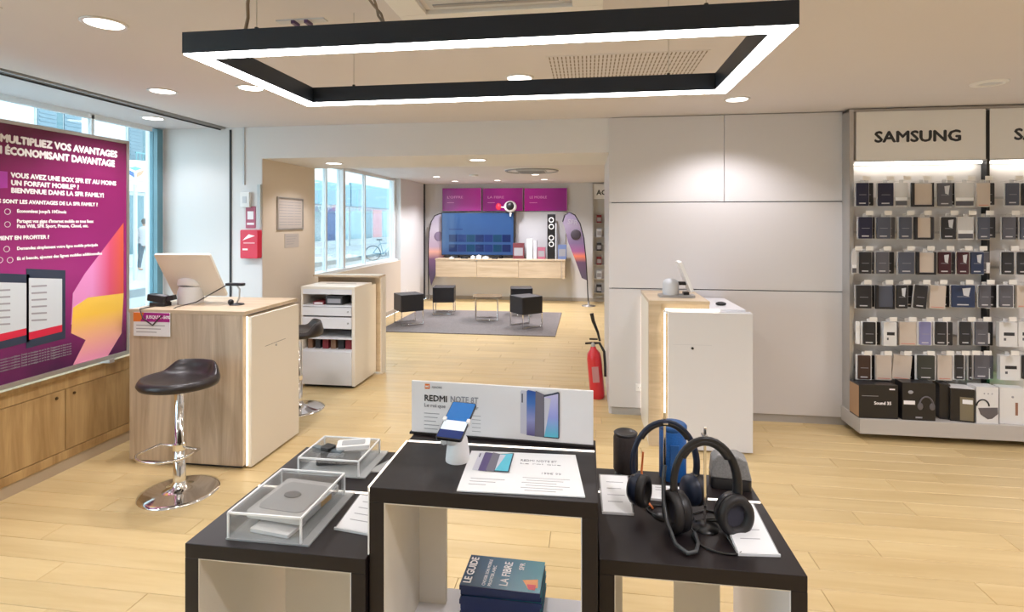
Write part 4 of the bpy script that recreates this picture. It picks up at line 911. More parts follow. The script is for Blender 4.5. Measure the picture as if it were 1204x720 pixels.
for k, zf in enumerate((0.87, 0.72, 0.47, 0.33)):
    MB().tube([(w*0.5+0.045*math.cos(q*PI/10), -0.003, h*zf+0.045*math.sin(q*PI/10)) for q in range(20)], 0.011, 6, True).build('ring', wplast, t)
box('end_trim', gplast, w-0.01, w+0.02, 0.0, 0.10, 0, h*0.8, t)
for u, ww, hh_, mm, lab in ((531, 0.10, 0.03, wplast, 'white gadget at the left end of the oak cabinet'), (546, 0.16, 0.05, black, 'small black set-top box in front of the television'), (556, 0.08, 0.07, wplast, 'white rounded gadget left of the central gadget'),
                            (563, 0.10, 0.09, wplast, 'taller white gadget at the centre before the television'), (571, 0.12, 0.06, wplast, 'white gadget right of the central gadget'), (582, 0.12, 0.045, black, 'small dark gadget before the right side of television')):
    p = at(u, 300, Y=10.74); t = thing('gadget', (p.x, 10.74, 0.875), lab, 'gadget')
    MB().rbox(-ww/2, ww/2, -0.035, 0.035, 0, hh_*0.7, 0.02).build('body', mm, t, 0.003)
    MB().ball((0, 0, hh_*0.7), 0.02, sc=(1, 1, 0.9)).build('dome', mm, t)
# round hanging ornament at the corner of the television
a = at(600, 243, Y=10.86)
t = thing('hanging_ornament', (a.x, 10.86, a.z), 'round black and white ornament with red tuft clipped on the television', 'ornament')
MB().ball((0, 0, 0), 0.13, sc=(1, 0.5, 0.9)).build('white_body', wplast, t); MB().ball((0, -0.045, 0.01), 0.085, sc=(1, 0.5, 1)).build('black_face', black, t)
MB().ball((-0.24, 0.0, 0.0), 0.06, sc=(1, 0.6, 1.2)).build('red_tuft', redp, t); MB().tube([(-0.2, 0, -0.01), (-0.09, 0, -0.02), (0.0, 0, -0.06), (0.02, 0.01, -0.15)], 0.012, 6).build('arm', wplast, t)
MB().box(-0.015, 0.015, 0.0, 0.05, -0.20, -0.08).build('clip', gplast, t)

# feather flags
fg = gradient('flag_print', [(0, (0.10, 0.08, 0.12)), (0.22, (0.13, 0.07, 0.14)), (0.31, (0.80, 0.22, 0.12)), (0.38, (0.36, 0.12, 0.30)), (0.5, (0.22, 0.15, 0.30)), (0.75, (0.36, 0.30, 0.42)), (1, (0.18, 0.14, 0.24))], 0.6, 'Z', 0.55, 1.86)
fg2 = gradient('flag_print_pale', [(0, (0.10, 0.07, 0.14)), (0.22, (0.20, 0.10, 0.20)), (0.34, (0.85, 0.45, 0.35)), (0.42, (0.55, 0.42, 0.55)), (0.7, (0.62, 0.58, 0.70)), (1, (0.50, 0.46, 0.62))], 0.6, 'Z', 0.55, 1.86)
def feather(base_u, Y, pole, inner_, label, fm, Rm=0.13):
    b = at(base_u, 300, Y=Y); t = thing('feather_flag', (b.x, Y, 0), label, 'flag')
    L = lambda p: Vector((at(p[0], p[1], Y=Y).x-b.x, 0, at(p[0], p[1], Y=Y).z))
    P3 = [Vector((0, 0, 0.02))]+[L(p) for p in pole]
    MB().tube(P3, 0.011, 8).build('pole', black, t)
    MB().lathe([(Rm, 0), (Rm, 0.012), (0.02, 0.02), (0.018, 0.10)], n=24).build('base', mat('dull_metal', (0.30, 0.28, 0.26), 0.4, 0.6), t)
    k0 = 1; out = P3[1+k0:]; inn = [L(p) for p in inner_]
    poly = [(p.x, p.z) for p in out]+[(p.x, p.z) for p in inn]
    MB().prism(poly, -0.004, 0.004, 'Y').build('sail', fm, t)
    return t, L
t, L = feather(692, 10.55, [(691, 345), (690.5, 330), (689, 305), (686.5, 280), (682, 263), (676, 253), (669, 249.5), (664, 253), (661.5, 261)], [(664, 268), (668, 285), (676, 305), (684, 327)], 'curved feather flag in dark purple right of the oak cabinet', fg)
c = L((677, 276)); MB().ball((c.x, -0.01, c.z), 0.10, sc=(1, 0.15, 1)).build('round_emblem', mat('emblem_dark', (0.07, 0.055, 0.075), 0.6), t)
lettering('SFR', 0.09, mat('flag_text', (0.42, 0.38, 0.46), 0.6), t, (L((667, 263)).x, -0.006, L((667, 263)).z), (PI/2, R(8), 0), bold=0.02)
t, L = feather(504.5, 11.05, [(504, 345), (503.8, 320), (503.8, 290), (504.5, 273), (507, 261), (511, 254), (517, 251.5), (522, 251)], [(526, 256), (526, 296), (518, 309), (507, 336)], 'curved feather flag half hidden behind the television edge', fg2, 0.04)
c = L((516, 278)); MB().ball((c.x, -0.008, c.z), 0.10, sc=(1, 0.1, 1)).build('round_emblem', mat('emblem_violet', (0.28, 0.22, 0.34), 0.6), t)

# small accessory display at the far right of the lounge wall
fa = thing('lounge_rack', (0.13, 11.165, 0.08), 'narrow accessory rack on the lounge back wall beside partition', 'display rack')
box('back_board', mat('rack_grey', (0.50, 0.49, 0.48), 0.5), 0, 0.95, -0.04, 0, 0, 2.0, fa)
box('header', wplast, 0, 0.95, -0.08, -0.04, 2.0, 2.30, fa)
lettering('ACCESSOIRES', 0.10, ink, fa, (0.05, -0.081, 2.08), FACE_Y, bold=0.02)
box('side_frame', alu, -0.03, 0.0, -0.10, 0, 0, 2.31, fa)
for k in range(6): box('shelf', alu, 0, 0.95, -0.13, -0.04, 0.28*k+0.1, 0.28*k+0.115, fa)
for k in range(6):
    for j in range(2):
        t = small_box('accessory_pack', 'small %s accessory pack on the lounge rack, %s shelf, %s' % (('dark', 'grey', 'red')[(k+j) % 3], ('lowest', 'second', 'third', 'fourth', 'fifth', 'highest')[k], ('left', 'right')[j]), 'packet', 'packs on the lounge rack',
                      0.23+j*0.17, 11.08, 0.08+0.28*k+0.1152, 0.10, 0.06, 0.16, (dkc, gplast, dred)[(k+j) % 3], inkg)

# ============================================================ SAMSUNG ACCESSORY WALL
RX0, RX1, RX2 = 2.02, 2.945, 3.90; RY = 4.56
peg = mat('peg_back_grey', (0.70, 0.67, 0.65), 0.45, vary=0.03, scale=12)
hdrm = mat('header_white', (0.80, 0.78, 0.75), 0.4)
racks = []
for i, (a, b) in enumerate(((RX0, RX1), (RX1+0.02, RX2))):
    t = thing('accessory_rack', (a, RY, 0.16), ('left', 'right')[i]+' wall rack of phone accessories under a SAMSUNG header', 'display rack'); racks.append(t)
    w = b-a
    box('back_board', peg, 0.0, w, 0.0, 0.05, 0.0, 2.28, t)
    box('header', hdrm, 0.022 if i == 0 else 0.0, w-0.006, -0.06, 0.0, 1.915, 2.29, t, 0.002)
    box('led_strip', mat('rack_led', (1.0, 0.95, 0.87), 0.4, emit=9.0), 0.03, w-0.03, -0.058, -0.03, 1.885, 1.905, t)
    box('lamp_housing', alu, 0.0, w, -0.06, 0.0, 1.905, 1.915, t)
    for k in range(7): box('rail', alu, 0.0, w, -0.012, 0.0, 0.26+k*0.262+0.05, 0.275+k*0.262+0.05, t)
    lettering('SAMSUNG', 0.082, ink, t, (0.150 if i == 0 else 0.16, -0.061, 2.055), FACE_Y, bold=0.022, width=0.60, ext=0.001)
t = thing('display_ledge', (1.98, RY, 0.05), 'long grey base ledge under both accessory racks', 'ledge')
box('board', mat('ledge_grey', (0.50, 0.47, 0.44), 0.45), 0, 1.93, -0.25, 0.05, 0.0, 0.1095, t, 0.002)
t = racks[0]
box('side_frame', alu, -0.03, 0.0, -0.07, 0.05, 0.0, 2.31, t)
box('cornice', mat('grey_cornice', (0.42, 0.38, 0.35), 0.5), -0.03, 1.9, -0.05, 0.05, 2.293, 2.312, t)
post = box('upright', black, 0.924, 0.944, -0.06, 0.02, 0.05, 2.28, t)
for k in range(6): box('cable_clip', wplast, 0.905, 0.93, -0.085, -0.06, 0.28+0.262*k, 0.36+0.262*k, t, 0.003)

casem = {'navy': mat('case_navy', (0.018, 0.02, 0.05), 0.35), 'dark': mat('case_dark', (0.02, 0.02, 0.024), 0.35), 'grey': mat('case_grey', (0.10, 0.10, 0.12), 0.4), 'slate': mat('case_slate', (0.075, 0.085, 0.12), 0.4),
         'brown': mat('case_brown', (0.05, 0.025, 0.02), 0.4), 'beige': mat('case_beige', (0.58, 0.50, 0.43), 0.5), 'white': mat('case_white', (0.72, 0.72, 0.72), 0.4), 'blue': mat('case_blue', (0.02, 0.035, 0.09), 0.3),
         'lilac': mat('case_lilac', (0.22, 0.22, 0.42), 0.4), 'wine': mat('case_wine', (0.05, 0.008, 0.015), 0.3), 'clear': blister, 'green': mat('case_green', (0.04, 0.045, 0.04), 0.4)}
DESC = {'navy': 'navy blue', 'dark': 'black', 'grey': 'mid grey', 'slate': 'slate', 'brown': 'dark brown', 'beige': 'beige', 'white': 'white', 'blue': 'dark blue', 'lilac': 'lilac', 'wine': 'wine red', 'clear': 'clear', 'green': 'greenish'}
ORD = ['first', 'second', 'third', 'fourth', 'fifth', 'sixth', 'seventh', 'eighth', 'ninth', 'tenth', 'eleventh']
ROWN = ['top row', 'second row from the top', 'third row from the top', 'fourth row from the top', 'fifth row from the top', 'lowest hanging row']
cache = {}
def pack(x, y, zt, w, h, col, style, label, tilt=0.0):
    t = thing('phone_case_pack', (x, y, zt), label, 'phone case', 'phone case packs on the accessory wall'); t.rotation_euler = (0, tilt, 0)
    key = (round(w, 2), round(h, 2), col, style)
    if key not in cache:
        w, h = key[0], key[1]; P_ = []
        card = paper if style in ('box', 'stack') else blister
        m = MB(); m.rbox(-w/2, w/2, 0.0, 0.006, -h, 0.0, 0.006, 2, 'Y'); m.box(-0.014, 0.014, 0.0, 0.003, 0.0, 0.022); P_.append(m.build('card', card, t))
        if style == 'clear':
            P_.append(MB().box(-w/2+.006, w/2-.006, -0.002, 0.0, -h+0.01, -h+0.045).build('strip', casem['grey'], t))
            P_.append(MB().box(-w/2+.006, w/2-.006, -0.002, 0.0, -h+0.045, -h+0.07).build('strip', paper, t))
        elif style == 'beige':
            P_.append(MB().box(-w/2+.002, w/2-.002, -0.014, 0.0, -h+0.002, -0.004).build('case', casem['beige'], t))
            P_.append(MB().box(-w/2+.012, w/2-.012, -0.0148, -0.014, -h+0.012, -h+0.017).build('print_line', mat('salmon_print', (0.62, 0.22, 0.16), 0.5), t))
        elif style == 'edge':
            P_.append(MB().box(-w/2, -w/2+0.018, -0.02, 0.0, -h, -0.002).build('case', casem['dark'], t)); P_.append(MB().box(w/2-0.010, w/2, -0.02, 0.0, -h, -0.002).build('case', casem['dark'], t))
            P_.append(MB().box(-w/2+0.018, w/2-0.010, -0.012, 0.0, -h+0.015, -0.008).build('case', casem[col], t)); P_.append(MB().box(-w/2+0.018, w/2-0.01, -0.016, 0.0, -h, -h+0.014).build('case', casem['dark'], t))
        elif style == 'whitebox':
            P_.append(MB().box(-w/2, w/2, -0.03, 0.0, -h, -0.002).build('carton', casem['white'], t)); P_.append(MB().box(-w/4, w/3, -0.031, -0.03, -h*0.55, -h*0.42).build('print_block', casem['dark'], t)); P_.append(MB().box(-w/4, -w/8, -0.031, -0.03, -h*0.75, -h*0.65).build('print_block', casem['grey'], t))
        else:
            ins = 0.012 if style in ('box', 'stack') else 0.008
            P_.append(MB().rbox(-w/2+ins, w/2-ins, -0.012, 0.0, -h+ins*0.6, -0.003, 0.005, 2, 'Y').build('case', casem[col], t))
            ln = mat('case_print', (0.30, 0.30, 0.34), 0.5)
            P_.append(MB().box(-w/4, w/4, -0.0126, -0.012, -h*0.52, -h*0.50).build('print_line', ln, t)); P_.append(MB().box(-w/4, w/5, -0.0126, -0.012, -h+0.02, -h+0.028).build('print_line', mat('case_print_white', (0.6, 0.6, 0.62), 0.5), t))
            if style == 'glint': P_.append(MB().prism([(-w*0.05, -h*0.15), (w*0.28, -h*0.12), (w*0.20, -h*0.5), (0.0, -h*0.45)], -0.0130, -0.0126, 'Y').build('print_block', mat('painted_glint', (0.62, 0.64, 0.68), 0.4), t))  # pale glint painted flat on the case front
            if style == 'stack':
                P_.append(MB().rbox(-w/2-0.03, -w/2-0.004, 0.008, 0.02, -h*0.97, -0.004, 0.005, 2, 'Y').build('rear_card', paper, t))
        cache[key] = P_
    else:
        for q in cache[key]:
            c = q.copy(); C.objects.link(c); c.parent = t
    return t
rows = [   # (y top, y bottom, [(x0, x1, colour, style)])
 (212, 243, [(1005, 1022, 'navy', 'n'), (1031, 1051, 'navy', 'n'), (1053, 1068, 'white', 'clear'), (1071, 1096, 'beige', 'edge'), (1101, 1120, 'grey', 'glint'), (1124, 1146, 'clear', 'clear'), (1147, 1163, 'white', 'beige'), (1181, 1199, 'slate', 'n'), (1200, 1216, 'dark', 'n')]),
 (252, 282, [(1008, 1026, 'navy', 'n'), (1029, 1048, 'slate', 'n'), (1056, 1073, 'slate', 'n'), (1074, 1095, 'beige', 'edge'), (1105, 1125, 'dark', 'glint'), (1126, 1146, 'beige', 'clear'), (1148, 1164, 'slate', 'n'), (1177, 1195, 'grey', 'n'), (1198, 1215, 'slate', 'n')]),
 (293, 323, [(1001, 1008, 'white', 'clear'), (1009, 1025, 'dark', 'n'), (1029, 1046, 'grey', 'n'), (1055, 1075, 'slate', 'n'), (1077, 1099, 'beige', 'edge'), (1102, 1119, 'wine', 'glint'), (1124, 1139, 'wine', 'glint'), (1140, 1157, 'blue', 'glint'), (1177, 1193, 'dark', 'n'), (1194, 1210, 'dark', 'n')]),
 (332, 363, [(1005, 1025, 'dark', 'n'), (1029, 1051, 'slate', 'edge'), (1053, 1068, 'dark', 'glint'), (1074, 1092, 'dark', 'n'), (1093, 1112, 'beige', 'beige'), (1118, 1147, 'blue', 'glint'), (1149, 1165, 'grey', 'n'), (1173, 1192, 'grey', 'box'), (1195, 1214, 'beige', 'beige')]),
 (375, 407, [(1012, 1031, 'dark', 'stack'), (1037, 1052, 'beige', 'whitebox'), (1057, 1077, 'beige', 'beige'), (1078, 1096, 'lilac', 'box'), (1097, 1115, 'dark', 'box'), (1127, 1143, 'dark', 'n'), (1144, 1162, 'grey', 'n'), (1172, 1193, 'white', 'whitebox'), (1195, 1214, 'white', 'whitebox')]),
 (414, 447, [(1006, 1025, 'brown', 'box'), (1029, 1048, 'beige', 'beige'), (1050, 1073, 'beige', 'beige'), (1076, 1100, 'green', 'box'), (1101, 1119, 'beige', 'beige'), (1121, 1135, 'dark', 'box'), (1137, 1143, 'dark', 'n'), (1144, 1163, 'grey', 'n'), (1173, 1197, 'dark', 'whitebox'), (1199, 1216, 'dark', 'n')]),
]
tagm = mat('price_tag_white', (0.82, 0.80, 0.76), 0.5)
STY = {'n': '', 'clear': ' with printed strip', 'edge': ', dark framed', 'glint': ' with pale painted glint', 'beige': ' with red line', 'whitebox': ', printed carton', 'box': ' in white box', 'stack': ' before another'}
YP = RY-0.115
b_w = 0.10
def w_off(a, b): return b-a
for ri, (v0, v1, items) in enumerate(rows):
    for ii, (u0, u1, col, sty) in enumerate(items):
        a = at(u0, v0+3, Y=YP); b = at(u1, v1, Y=YP); w = b.x-a.x; h = a.z-b.z; xc = (a.x+b.x)/2
        on = 0 if u0 < 1166 else 1; k = ii if on == 0 else sum(1 for q in items[:ii] if q[0] >= 1166)
        lab = '%s phone case pack%s, %s from left, %s, %s rack' % (DESC[col], STY[sty], ORD[k], ROWN[ri].replace(' from the top', ''), ('left', 'right')[on])
        nxt = items[ii+1][0] if ii+1 < len(items) else u1+20
        if nxt-u1 >= 3 and sty != 'clear' and u0 < 1190:      # a second pack on the same hook, showing at the right
            q_ = at(u1-w_off(u0, u1)*0.5+5, v0+3, Y=YP+0.05); e_ = at(u1, v1-1, Y=YP+0.05)
            pack(q_.x, YP+0.045, q_.z, b_w, q_.z-e_.z, 'grey' if ii % 2 else 'dark', 'n', 'pack showing behind pack %s, %s, %s rack' % (ORD[k], ROWN[ri].replace(' from the top', ''), ('left', 'right')[on]))
        tl = 0.0
        if (ri, ii) in ((3, 3), (5, 2)): tl = R(5)
        if (ri, ii) in ((3, 4),): tl = R(3)
        pack(xc, YP+0.004*(ii % 3), a.z, w, h, col, sty, lab, tl)
        r = racks[on]; lx, lz = xc-r.location.x, a.z-r.location.z+0.014
        hk = MB().tube([(lx, 0.0, lz), (lx, -0.17, lz), (lx, -0.178, lz+0.010)], 0.0022, 5).build('hook', chrome, r)
        box('price_tag', tagm, lx-0.024, lx+0.026, -0.183, -0.180, lz-0.002, lz+0.030, hk)
# rolled-back cases hanging behind (second copies seen at the sides of some packs)
# boxes on the ledge
def carton(u0, u1, vt, vb, y, d, m, label, rz=0, deco=None):
    a = at(u0, vt, Y=y); b = at(u1, vb, Y=y); w = b.x-a.x; h = a.z-0.16
    t = thing('headset_box', ((a.x+b.x)/2, y+d/2, 0.16), label, 'box', 'product boxes on the rack ledge', rz)
    box('carton', m, -w/2, w/2, -d/2, d/2, 0, h, t, 0.001); f = -d/2-0.001
    if deco: deco(t, w, h, f, d)
    return t
blk = mat('box_black', (0.016, 0.015, 0.016), 0.3); whb = mat('box_white', (0.74, 0.74, 0.74), 0.35)
def d1(t, w, h, f, d):
    box('side_panel', mat('tan_side', (0.40, 0.24, 0.13), 0.5), -w/2-0.001, -w/2, -d/2, d/2, 0.01, h-0.01, t)
    lettering('Sound 35', 0.022, inkw, t, (-0.03, f, h*0.42), FACE_Y, bold=0.02)
    box('text_line', inkg, -w*0.42, w*0.0, f, f+0.001, h*0.66, h*0.675, t); box('text_line', inkw, w*0.28, w*0.42, f, f+0.001, h*0.86, h*0.90, t)
def d2(t, w, h, f, d):
    MB().tube([(w*0.22+0.045*math.cos(R(q)), f, h*0.42+0.06*math.sin(R(q))) for q in range(-10, 200, 15)], 0.006, 6).build('headset_print', mat('print_dark_grey', (0.12, 0.11, 0.12), 0.4), t)
    for s in (-1, 1): MB().ball((w*0.22+s*0.04, f, h*0.38), 0.024, sc=(0.8, 0.15, 1.1)).build('headset_print', MATS['print_dark_grey'], t)
    box('text_line', inkw, -w*0.46, -w*0.12, f-0.0005, f+0.001, h*0.42, h*0.52, t); MB().ball((-w*0.25, f, h*0.75), 0.018, sc=(1, 0.1, 0.7)).build('print_spot', inkg, t)
    box('text_line', inkg, -w*0.1, w*0.1, f-0.0005, f+0.001, h*0.06, h*0.1, t)
def d4(t, w, h, f, d):
    box('white_top', whb, -w/2, w/2, -d/2, d/2, h, h+0.002, t); box('print_block', mat('olive_print', (0.20, 0.17, 0.11), 0.5), -w*0.1, w*0.45, f, f+0.001, h*0.05, h*0.75, t); box('print_block', paper, 0, w*0.42, f-0.001, f, h*0.55, h*0.68, t)
def d5(t, w, h, f, d):
    MB().tube([(-0.03+0.04*math.cos(R(q)), f, h*0.48+0.045*math.sin(R(q))) for q in range(0, 190, 15)], 0.005, 6).build('goggles_print', black, t)
    MB().prism([(-0.06, h*0.42), (0.065, h*0.45), (0.068, h*0.28), (0.03, h*0.14), (0.0, h*0.12), (-0.045, h*0.25)], f-0.001, f+0.001, 'Y').build('goggles_print', mat('print_dark_grey', (0.12, 0.11, 0.12), 0.4), t)
    for x in (-0.02, 0.005, 0.03): MB().ball((x, f, h*0.82), 0.005, sc=(1, 0.2, 1)).build('print_spot', inkg, t)
def d6(t, w, h, f, d):
    box('print_block', mat('print_brown', (0.30, 0.15, 0.10), 0.5), w*0.1, w*0.2, f, f+0.001, h*0.25, h*0.6, t)
    MB().ball((0, f, h*0.75), 0.008, sc=(1, 0.2, 1)).build('print_spot', inkg, t)
carton(1009, 1056, 452, 490, 4.33, 0.13, blk, 'large black headset box at the left end of the ledge', R(2), d1)
carton(1061, 1100, 450, 491, 4.33, 0.10, blk, 'black box with headset picture, second on the ledge', R(0), d2)
carton(1107, 1119, 452, 483, 4.38, 0.12, blk, 'narrow black box between the headset box and goggles box', R(-10), None)
carton(1121, 1147, 457, 490, 4.34, 0.12, blk, 'black box with white lid beside the goggles box', R(-12), d4)
carton(1148, 1174, 455, 492, 4.33, 0.10, whb, 'white box with goggles picture on the ledge', R(0), d5)
carton(1177, 1206, 456, 489, 4.34, 0.08, whb, 'plain white box right of the goggles box', R(-6), d6)
t = thing('green_lit_charger', (3.02, 4.46, 0.16), 'glowing green lamp behind the white boxes on ledge', 'lamp')
box('body', wplast, -0.03, 0.03, -0.03, 0.03, 0, 0.24, t, 0.003); box('green_light', mat('green_glow', (0.1, 1.0, 0.35), 0.4, emit=3.0), -0.025, 0.09, -0.035, -0.030, 0.235, 0.25, t)

# ============================================================ OUTSIDE: street beyond the windows
GZ = -0.06; FX = -16.5
struct(MB().box(-10.6, -5.6, -10, 60, -0.30, -0.16).build('road', mat('asphalt', (0.22, 0.23, 0.24), 0.9, vary=0.1, scale=3)))
sw = struct(MB().box(-5.6, -4.02, -10, 60, -0.30, -0.05).build('pavement', mat('pale_pavement', (0.33, 0.34, 0.34), 0.9, vary=0.06, scale=2)))
struct(MB().box(FX-0.2, -10.6, -10, 60, -0.30, -0.02).build('pavement', MATS['pale_pavement']))
struct(MB().box(-10.72, -10.58, -10, 60, -0.2, 0.02).build('kerb', mat('kerb_stone', (0.16, 0.18, 0.19), 0.8)))
render_ = mat('pale_render', (0.50, 0.51, 0.51), 0.9, vary=0.05, scale=0.4)
tealg = mat('shop_glass_teal', (0.045, 0.11, 0.13), 0.15, vary=0.4, scale=0.7); shut = mat('shutter_blue_grey', (0.10, 0.15, 0.18), 0.6)
stone = mat('stone_trim', (0.38, 0.40, 0.40), 0.8); dkg = mat('navy_shop_paint', (0.02, 0.04, 0.12), 0.4)
def building(y0, y1, h, m, label, fascia, items, ftop=3.35, upper=True):
    t = thing('street_building', (FX, (y0+y1)/2, 0), label, 'building'); hw = (y1-y0)/2
    box('wall', m, -6, 0, -hw, hw, -0.3, h, t)
    box('fascia', fascia, 0, 0.18, -hw+0.1, hw-0.1, 2.75, ftop, t)
    n = max(1, int(hw*2/1.9)); step = (2*hw-0.2)/n
    for k in range(n):
        a = -hw+0.1+k*step
        f = box('shop_window', stone, 0, 0.08, a, a+step, -0.02, 2.75, t); box('pane', items[k % len(items)], 0.08, 0.10, a+0.12, a+step-0.12, 0.45, 2.6, f)
    for zf in (3.75, 6.6, 9.4):
        if zf+2 > h or not upper: break
        nn = max(1, int(hw*2/2.6)); st_ = 2*hw/nn
        for k in range(nn):
            c = -hw+st_*(k+0.5)
            wdw = box('window', stone, 0, 0.06, c-0.75, c+0.75, zf-0.05, zf+1.9, t)
            box('pane', tealg, 0.06, 0.07, c-0.10, c+0.10, zf, zf+1.8, wdw)
            for s in (-1, 1):
                sh_ = box('shutter', shut, 0.06, 0.10, c+s*0.42-0.29, c+s*0.42+0.29, zf, zf+1.8, t)
                m_ = MB()
                for q in range(14): m_.box(0.10, 0.115, c+s*0.42-0.25, c+s*0.42+0.25, zf+0.06+q*0.125, zf+0.10+q*0.125)
                m_.build('louvres', shut, sh_)
            bal = MB().box(0.0, 0.5, c-0.85, c+0.85, zf-0.14, zf-0.05)
            for q in range(12): bal.box(0.46, 0.48, c-0.82+q*0.149, c-0.80+q*0.149, zf-0.05, zf+0.35)
            bal.box(0.45, 0.49, c-0.85, c+0.85, zf+0.35, zf+0.39)
            bal.build('balcony', mat('teal_iron', (0.08, 0.24, 0.26), 0.5), t)
    return t
pinkp = mat('pink_window_print', (0.45, 0.22, 0.22), 0.5); pal = mat('pale_teal_glass', (0.15, 0.25, 0.28), 0.2, vary=0.3, scale=0.8)
building(-4, 8.0, 12, render_, 'pale rendered building across the street, nearest the left edge', stone, [tealg, pal])
b1 = building(8.0, 16.4, 12, render_, 'pale building with shuttered windows above the poster', wplast, [pal, tealg])
building(16.4, 24, 12.5, mat('pale_stone', (0.42, 0.44, 0.44), 0.9, vary=0.05, scale=0.5), 'stone coloured building seen beside the window post', wplast, [tealg, pal])
building(24, 36, 11.5, mat('cool_render', (0.58, 0.60, 0.60), 0.9, vary=0.05, scale=0.5), 'cool grey building seen through the lounge window left panes', mat('teal_fascia', (0.14, 0.27, 0.31), 0.5), [pal, dkg, pal, tealg, dkg], 4.2, False)
building(36, 60, 11, mat('pale_blue_render', (0.58, 0.60, 0.60), 0.9, vary=0.05, scale=0.5), 'pale blue building at the far end of the street', mat('teal_fascia', (0.14, 0.27, 0.31), 0.5), [pal, tealg, pinkp], 4.4, False)
# hanging sign with three leaf shapes
p = at(159, 203, X=-12.6)
t = thing('street_sign', (p.x, p.y, p.z), 'white hanging shop sign with three coloured leaf shapes', 'sign', rz=R(48))
hs = 0.34
box('panel', wplast, -hs, hs, -0.05, 0.05, -hs, hs, t, 0.01)
for pts, cc in (([(-0.16, 0.12), (0.0, 0.17), (0.16, 0.12), (0.0, 0.04)], (0.10, 0.50, 0.50)), ([(-0.22, 0.10), (-0.03, 0.0), (-0.02, -0.16), (-0.16, -0.05)], (0.03, 0.08, 0.22)), ([(0.22, 0.10), (0.03, 0.0), (0.02, -0.16), (0.16, -0.05)], (0.75, 0.22, 0.12))):
    MB().prism(pts, -0.056, -0.05, 'Y').build('leaf_shape', mat('leaf_%.2f' % cc[0], cc, 0.5), t)
box('text_line', inkg, -0.2, 0.2, -0.053, -0.05, -0.26, -0.22, t)
MB().cyl((hs, 0, 0.2), (FX*0-0.0+hs+0.1, 0.0, 0.2), 0.03).build('bracket', stone, t)
MB().cyl((0, 0.0, -hs), (0, 0.0, -p.z-0.02), 0.05).build('post', stone, t)
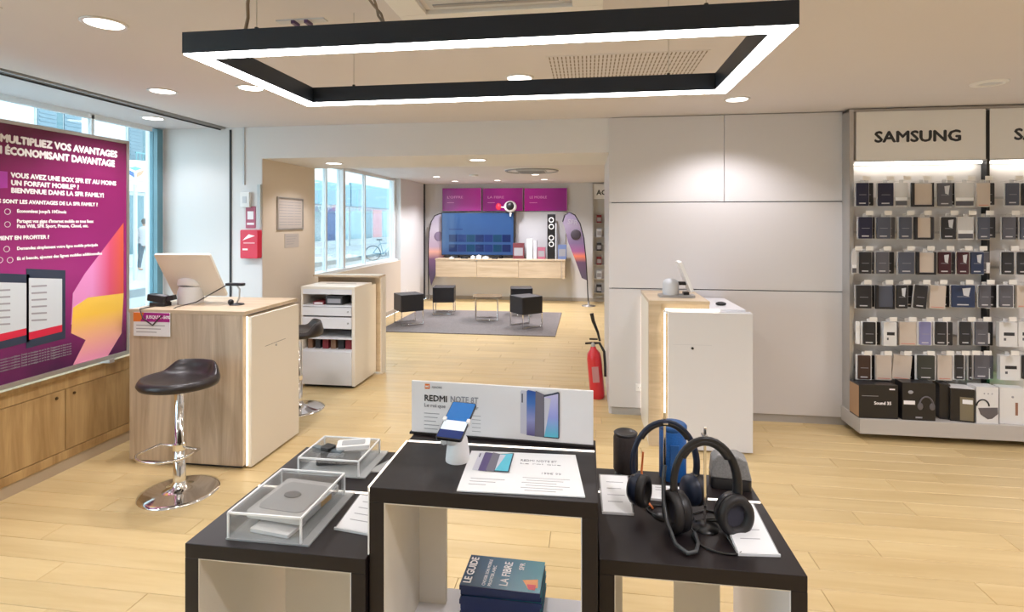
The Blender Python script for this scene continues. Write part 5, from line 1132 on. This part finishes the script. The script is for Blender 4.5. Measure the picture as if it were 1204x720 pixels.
# pedestrian
def person(loc, rz, label):
    t = thing('person', loc, label, 'person', rz=rz)
    def skin(name, m, pts, edges, rad, root=0):
        me = bpy.data.meshes.new(name); me.from_pydata(pts, edges, []); me.materials.append(m)
        o = link(name, me, t); s = o.modifiers.new('skin', 'SKIN'); me.skin_vertices if me.skin_vertices else None
        return o, me, rad
    skinm = mat('skin_tone', (0.48, 0.28, 0.19), 0.6)
    # body as one continuous tube-built figure
    m = MB()
    m.lathe([(0.02, 0.78), (0.14, 0.82), (0.155, 0.95), (0.13, 1.08), (0.165, 1.25), (0.19, 1.38), (0.13, 1.46), (0.055, 1.50), (0.05, 1.55)], n=20, sy=0.62)
    for s, f_ in ((-1, 0.14), (1, -0.16)):
        m.tube([(s*0.085, 0, 0.86), (s*0.09, -f_*0.5, 0.48), (s*0.085, -f_*(0.9 if f_ > 0 else 1.4), 0.07)], [0.085, 0.055, 0.036], 12)
        m.tube([(s*0.085, -f_*0.9-0.0, 0.05), (s*0.085, -f_*0.9-0.15, 0.03)], [0.04, 0.035], 8)
        m.tube([(s*0.17, 0, 1.40), (s*0.22, 0.03*s, 1.12), (s*0.21, -0.12, 0.90), (s*0.20, -0.17, 0.82)], [0.05, 0.04, 0.03, 0.025], 10)
    m.ball((0, -0.01, 1.63), 0.10, sc=(0.78, 0.95, 1.15))
    m.ball((0, -0.11, 1.615), 0.018)
    m.build('body', skinm, t)
    MB().lathe([(0.16, 0.84), (0.175, 0.95), (0.155, 1.1), (0.185, 1.27), (0.21, 1.40), (0.13, 1.485), (0.07, 1.50)], n=20, sy=0.66).build('pale_top', mat('pale_shirt', (0.40, 0.37, 0.38), 0.8), t)
    m = MB()
    for s, f_ in ((-1, 0.14), (1, -0.16)): m.tube([(s*0.085, 0, 0.90), (s*0.09, -f_*0.5, 0.48), (s*0.085, -f_*(0.9 if f_ > 0 else 1.4), 0.10)], [0.10, 0.07, 0.055], 12)
    m.build('trousers', mat('slate_trousers', (0.03, 0.05, 0.07), 0.8), t)
    m = MB()
    for s in (-1, 1): m.tube([(s*0.175, 0, 1.41), (s*0.225, 0.03*s, 1.12), (s*0.215, -0.11, 0.92)], [0.06, 0.05, 0.042], 10)
    m.build('sleeves', MATS['pale_shirt'], t)
    MB().ball((0, 0.015, 1.665), 0.105, sc=(0.82, 0.95, 1.05)).build('hair', mat('dark_hair', (0.05, 0.03, 0.02), 0.7), t)
p = at(170, 317, z=0.0)
person((p.x, p.y, -0.02), R(200), 'person in pale top and dark trousers walking across the street')
# bicycle leaning outside the lounge window
p = at(452, 308, X=-7.0)
p = at(452, 306, z=-0.16)
t = thing('bicycle', (p.x, p.y, -0.16), 'parked bicycle across the street seen through the lounge window', 'bicycle', rz=R(25))
bm_ = mat('bike_teal', (0.10, 0.22, 0.26), 0.4)
for x in (-0.52, 0.52):
    wh = MB().tube([(x+0.34*math.cos(q*PI/16), 0, 0.34+0.34*math.sin(q*PI/16)) for q in range(32)], 0.018, 6, True).build('wheel', black, t)
    m = MB()
    for q in range(10): m.cyl((x, 0, 0.34), (x+0.33*math.cos(q*PI/5), 0, 0.34+0.33*math.sin(q*PI/5)), 0.003, n=4)
    m.build('spokes', alu, wh)
MB().tube([(-0.52, 0, 0.34), (-0.05, 0, 0.30), (0.36, 0, 0.78), (-0.18, 0, 0.78), (-0.05, 0, 0.30)], 0.018, 8).tube([(-0.52, 0, 0.34), (-0.18, 0, 0.78), (-0.22, 0, 0.95)], 0.014, 8).tube([(0.52, 0, 0.34), (0.36, 0, 0.78), (0.33, 0, 1.0)], 0.016, 8).build('frame', bm_, t)
MB().tube([(0.33, -0.25, 1.02), (0.36, -0.1, 1.02), (0.33, 0, 1.0), (0.36, 0.1, 1.02), (0.33, 0.25, 1.02)], 0.014, 6).build('handlebar', black, t)
MB().rbox(-0.36, -0.10, -0.07, 0.07, 0.94, 0.99, 0.05).build('saddle', black, t)
MB().lathe([(0.09, -0.01), (0.09, 0.01)], n=16, M=Matrix.Translation((-0.05, 0.03, 0.30)) @ Matrix.Rotation(PI/2, 4, 'X')).build('chainring', alu, t)
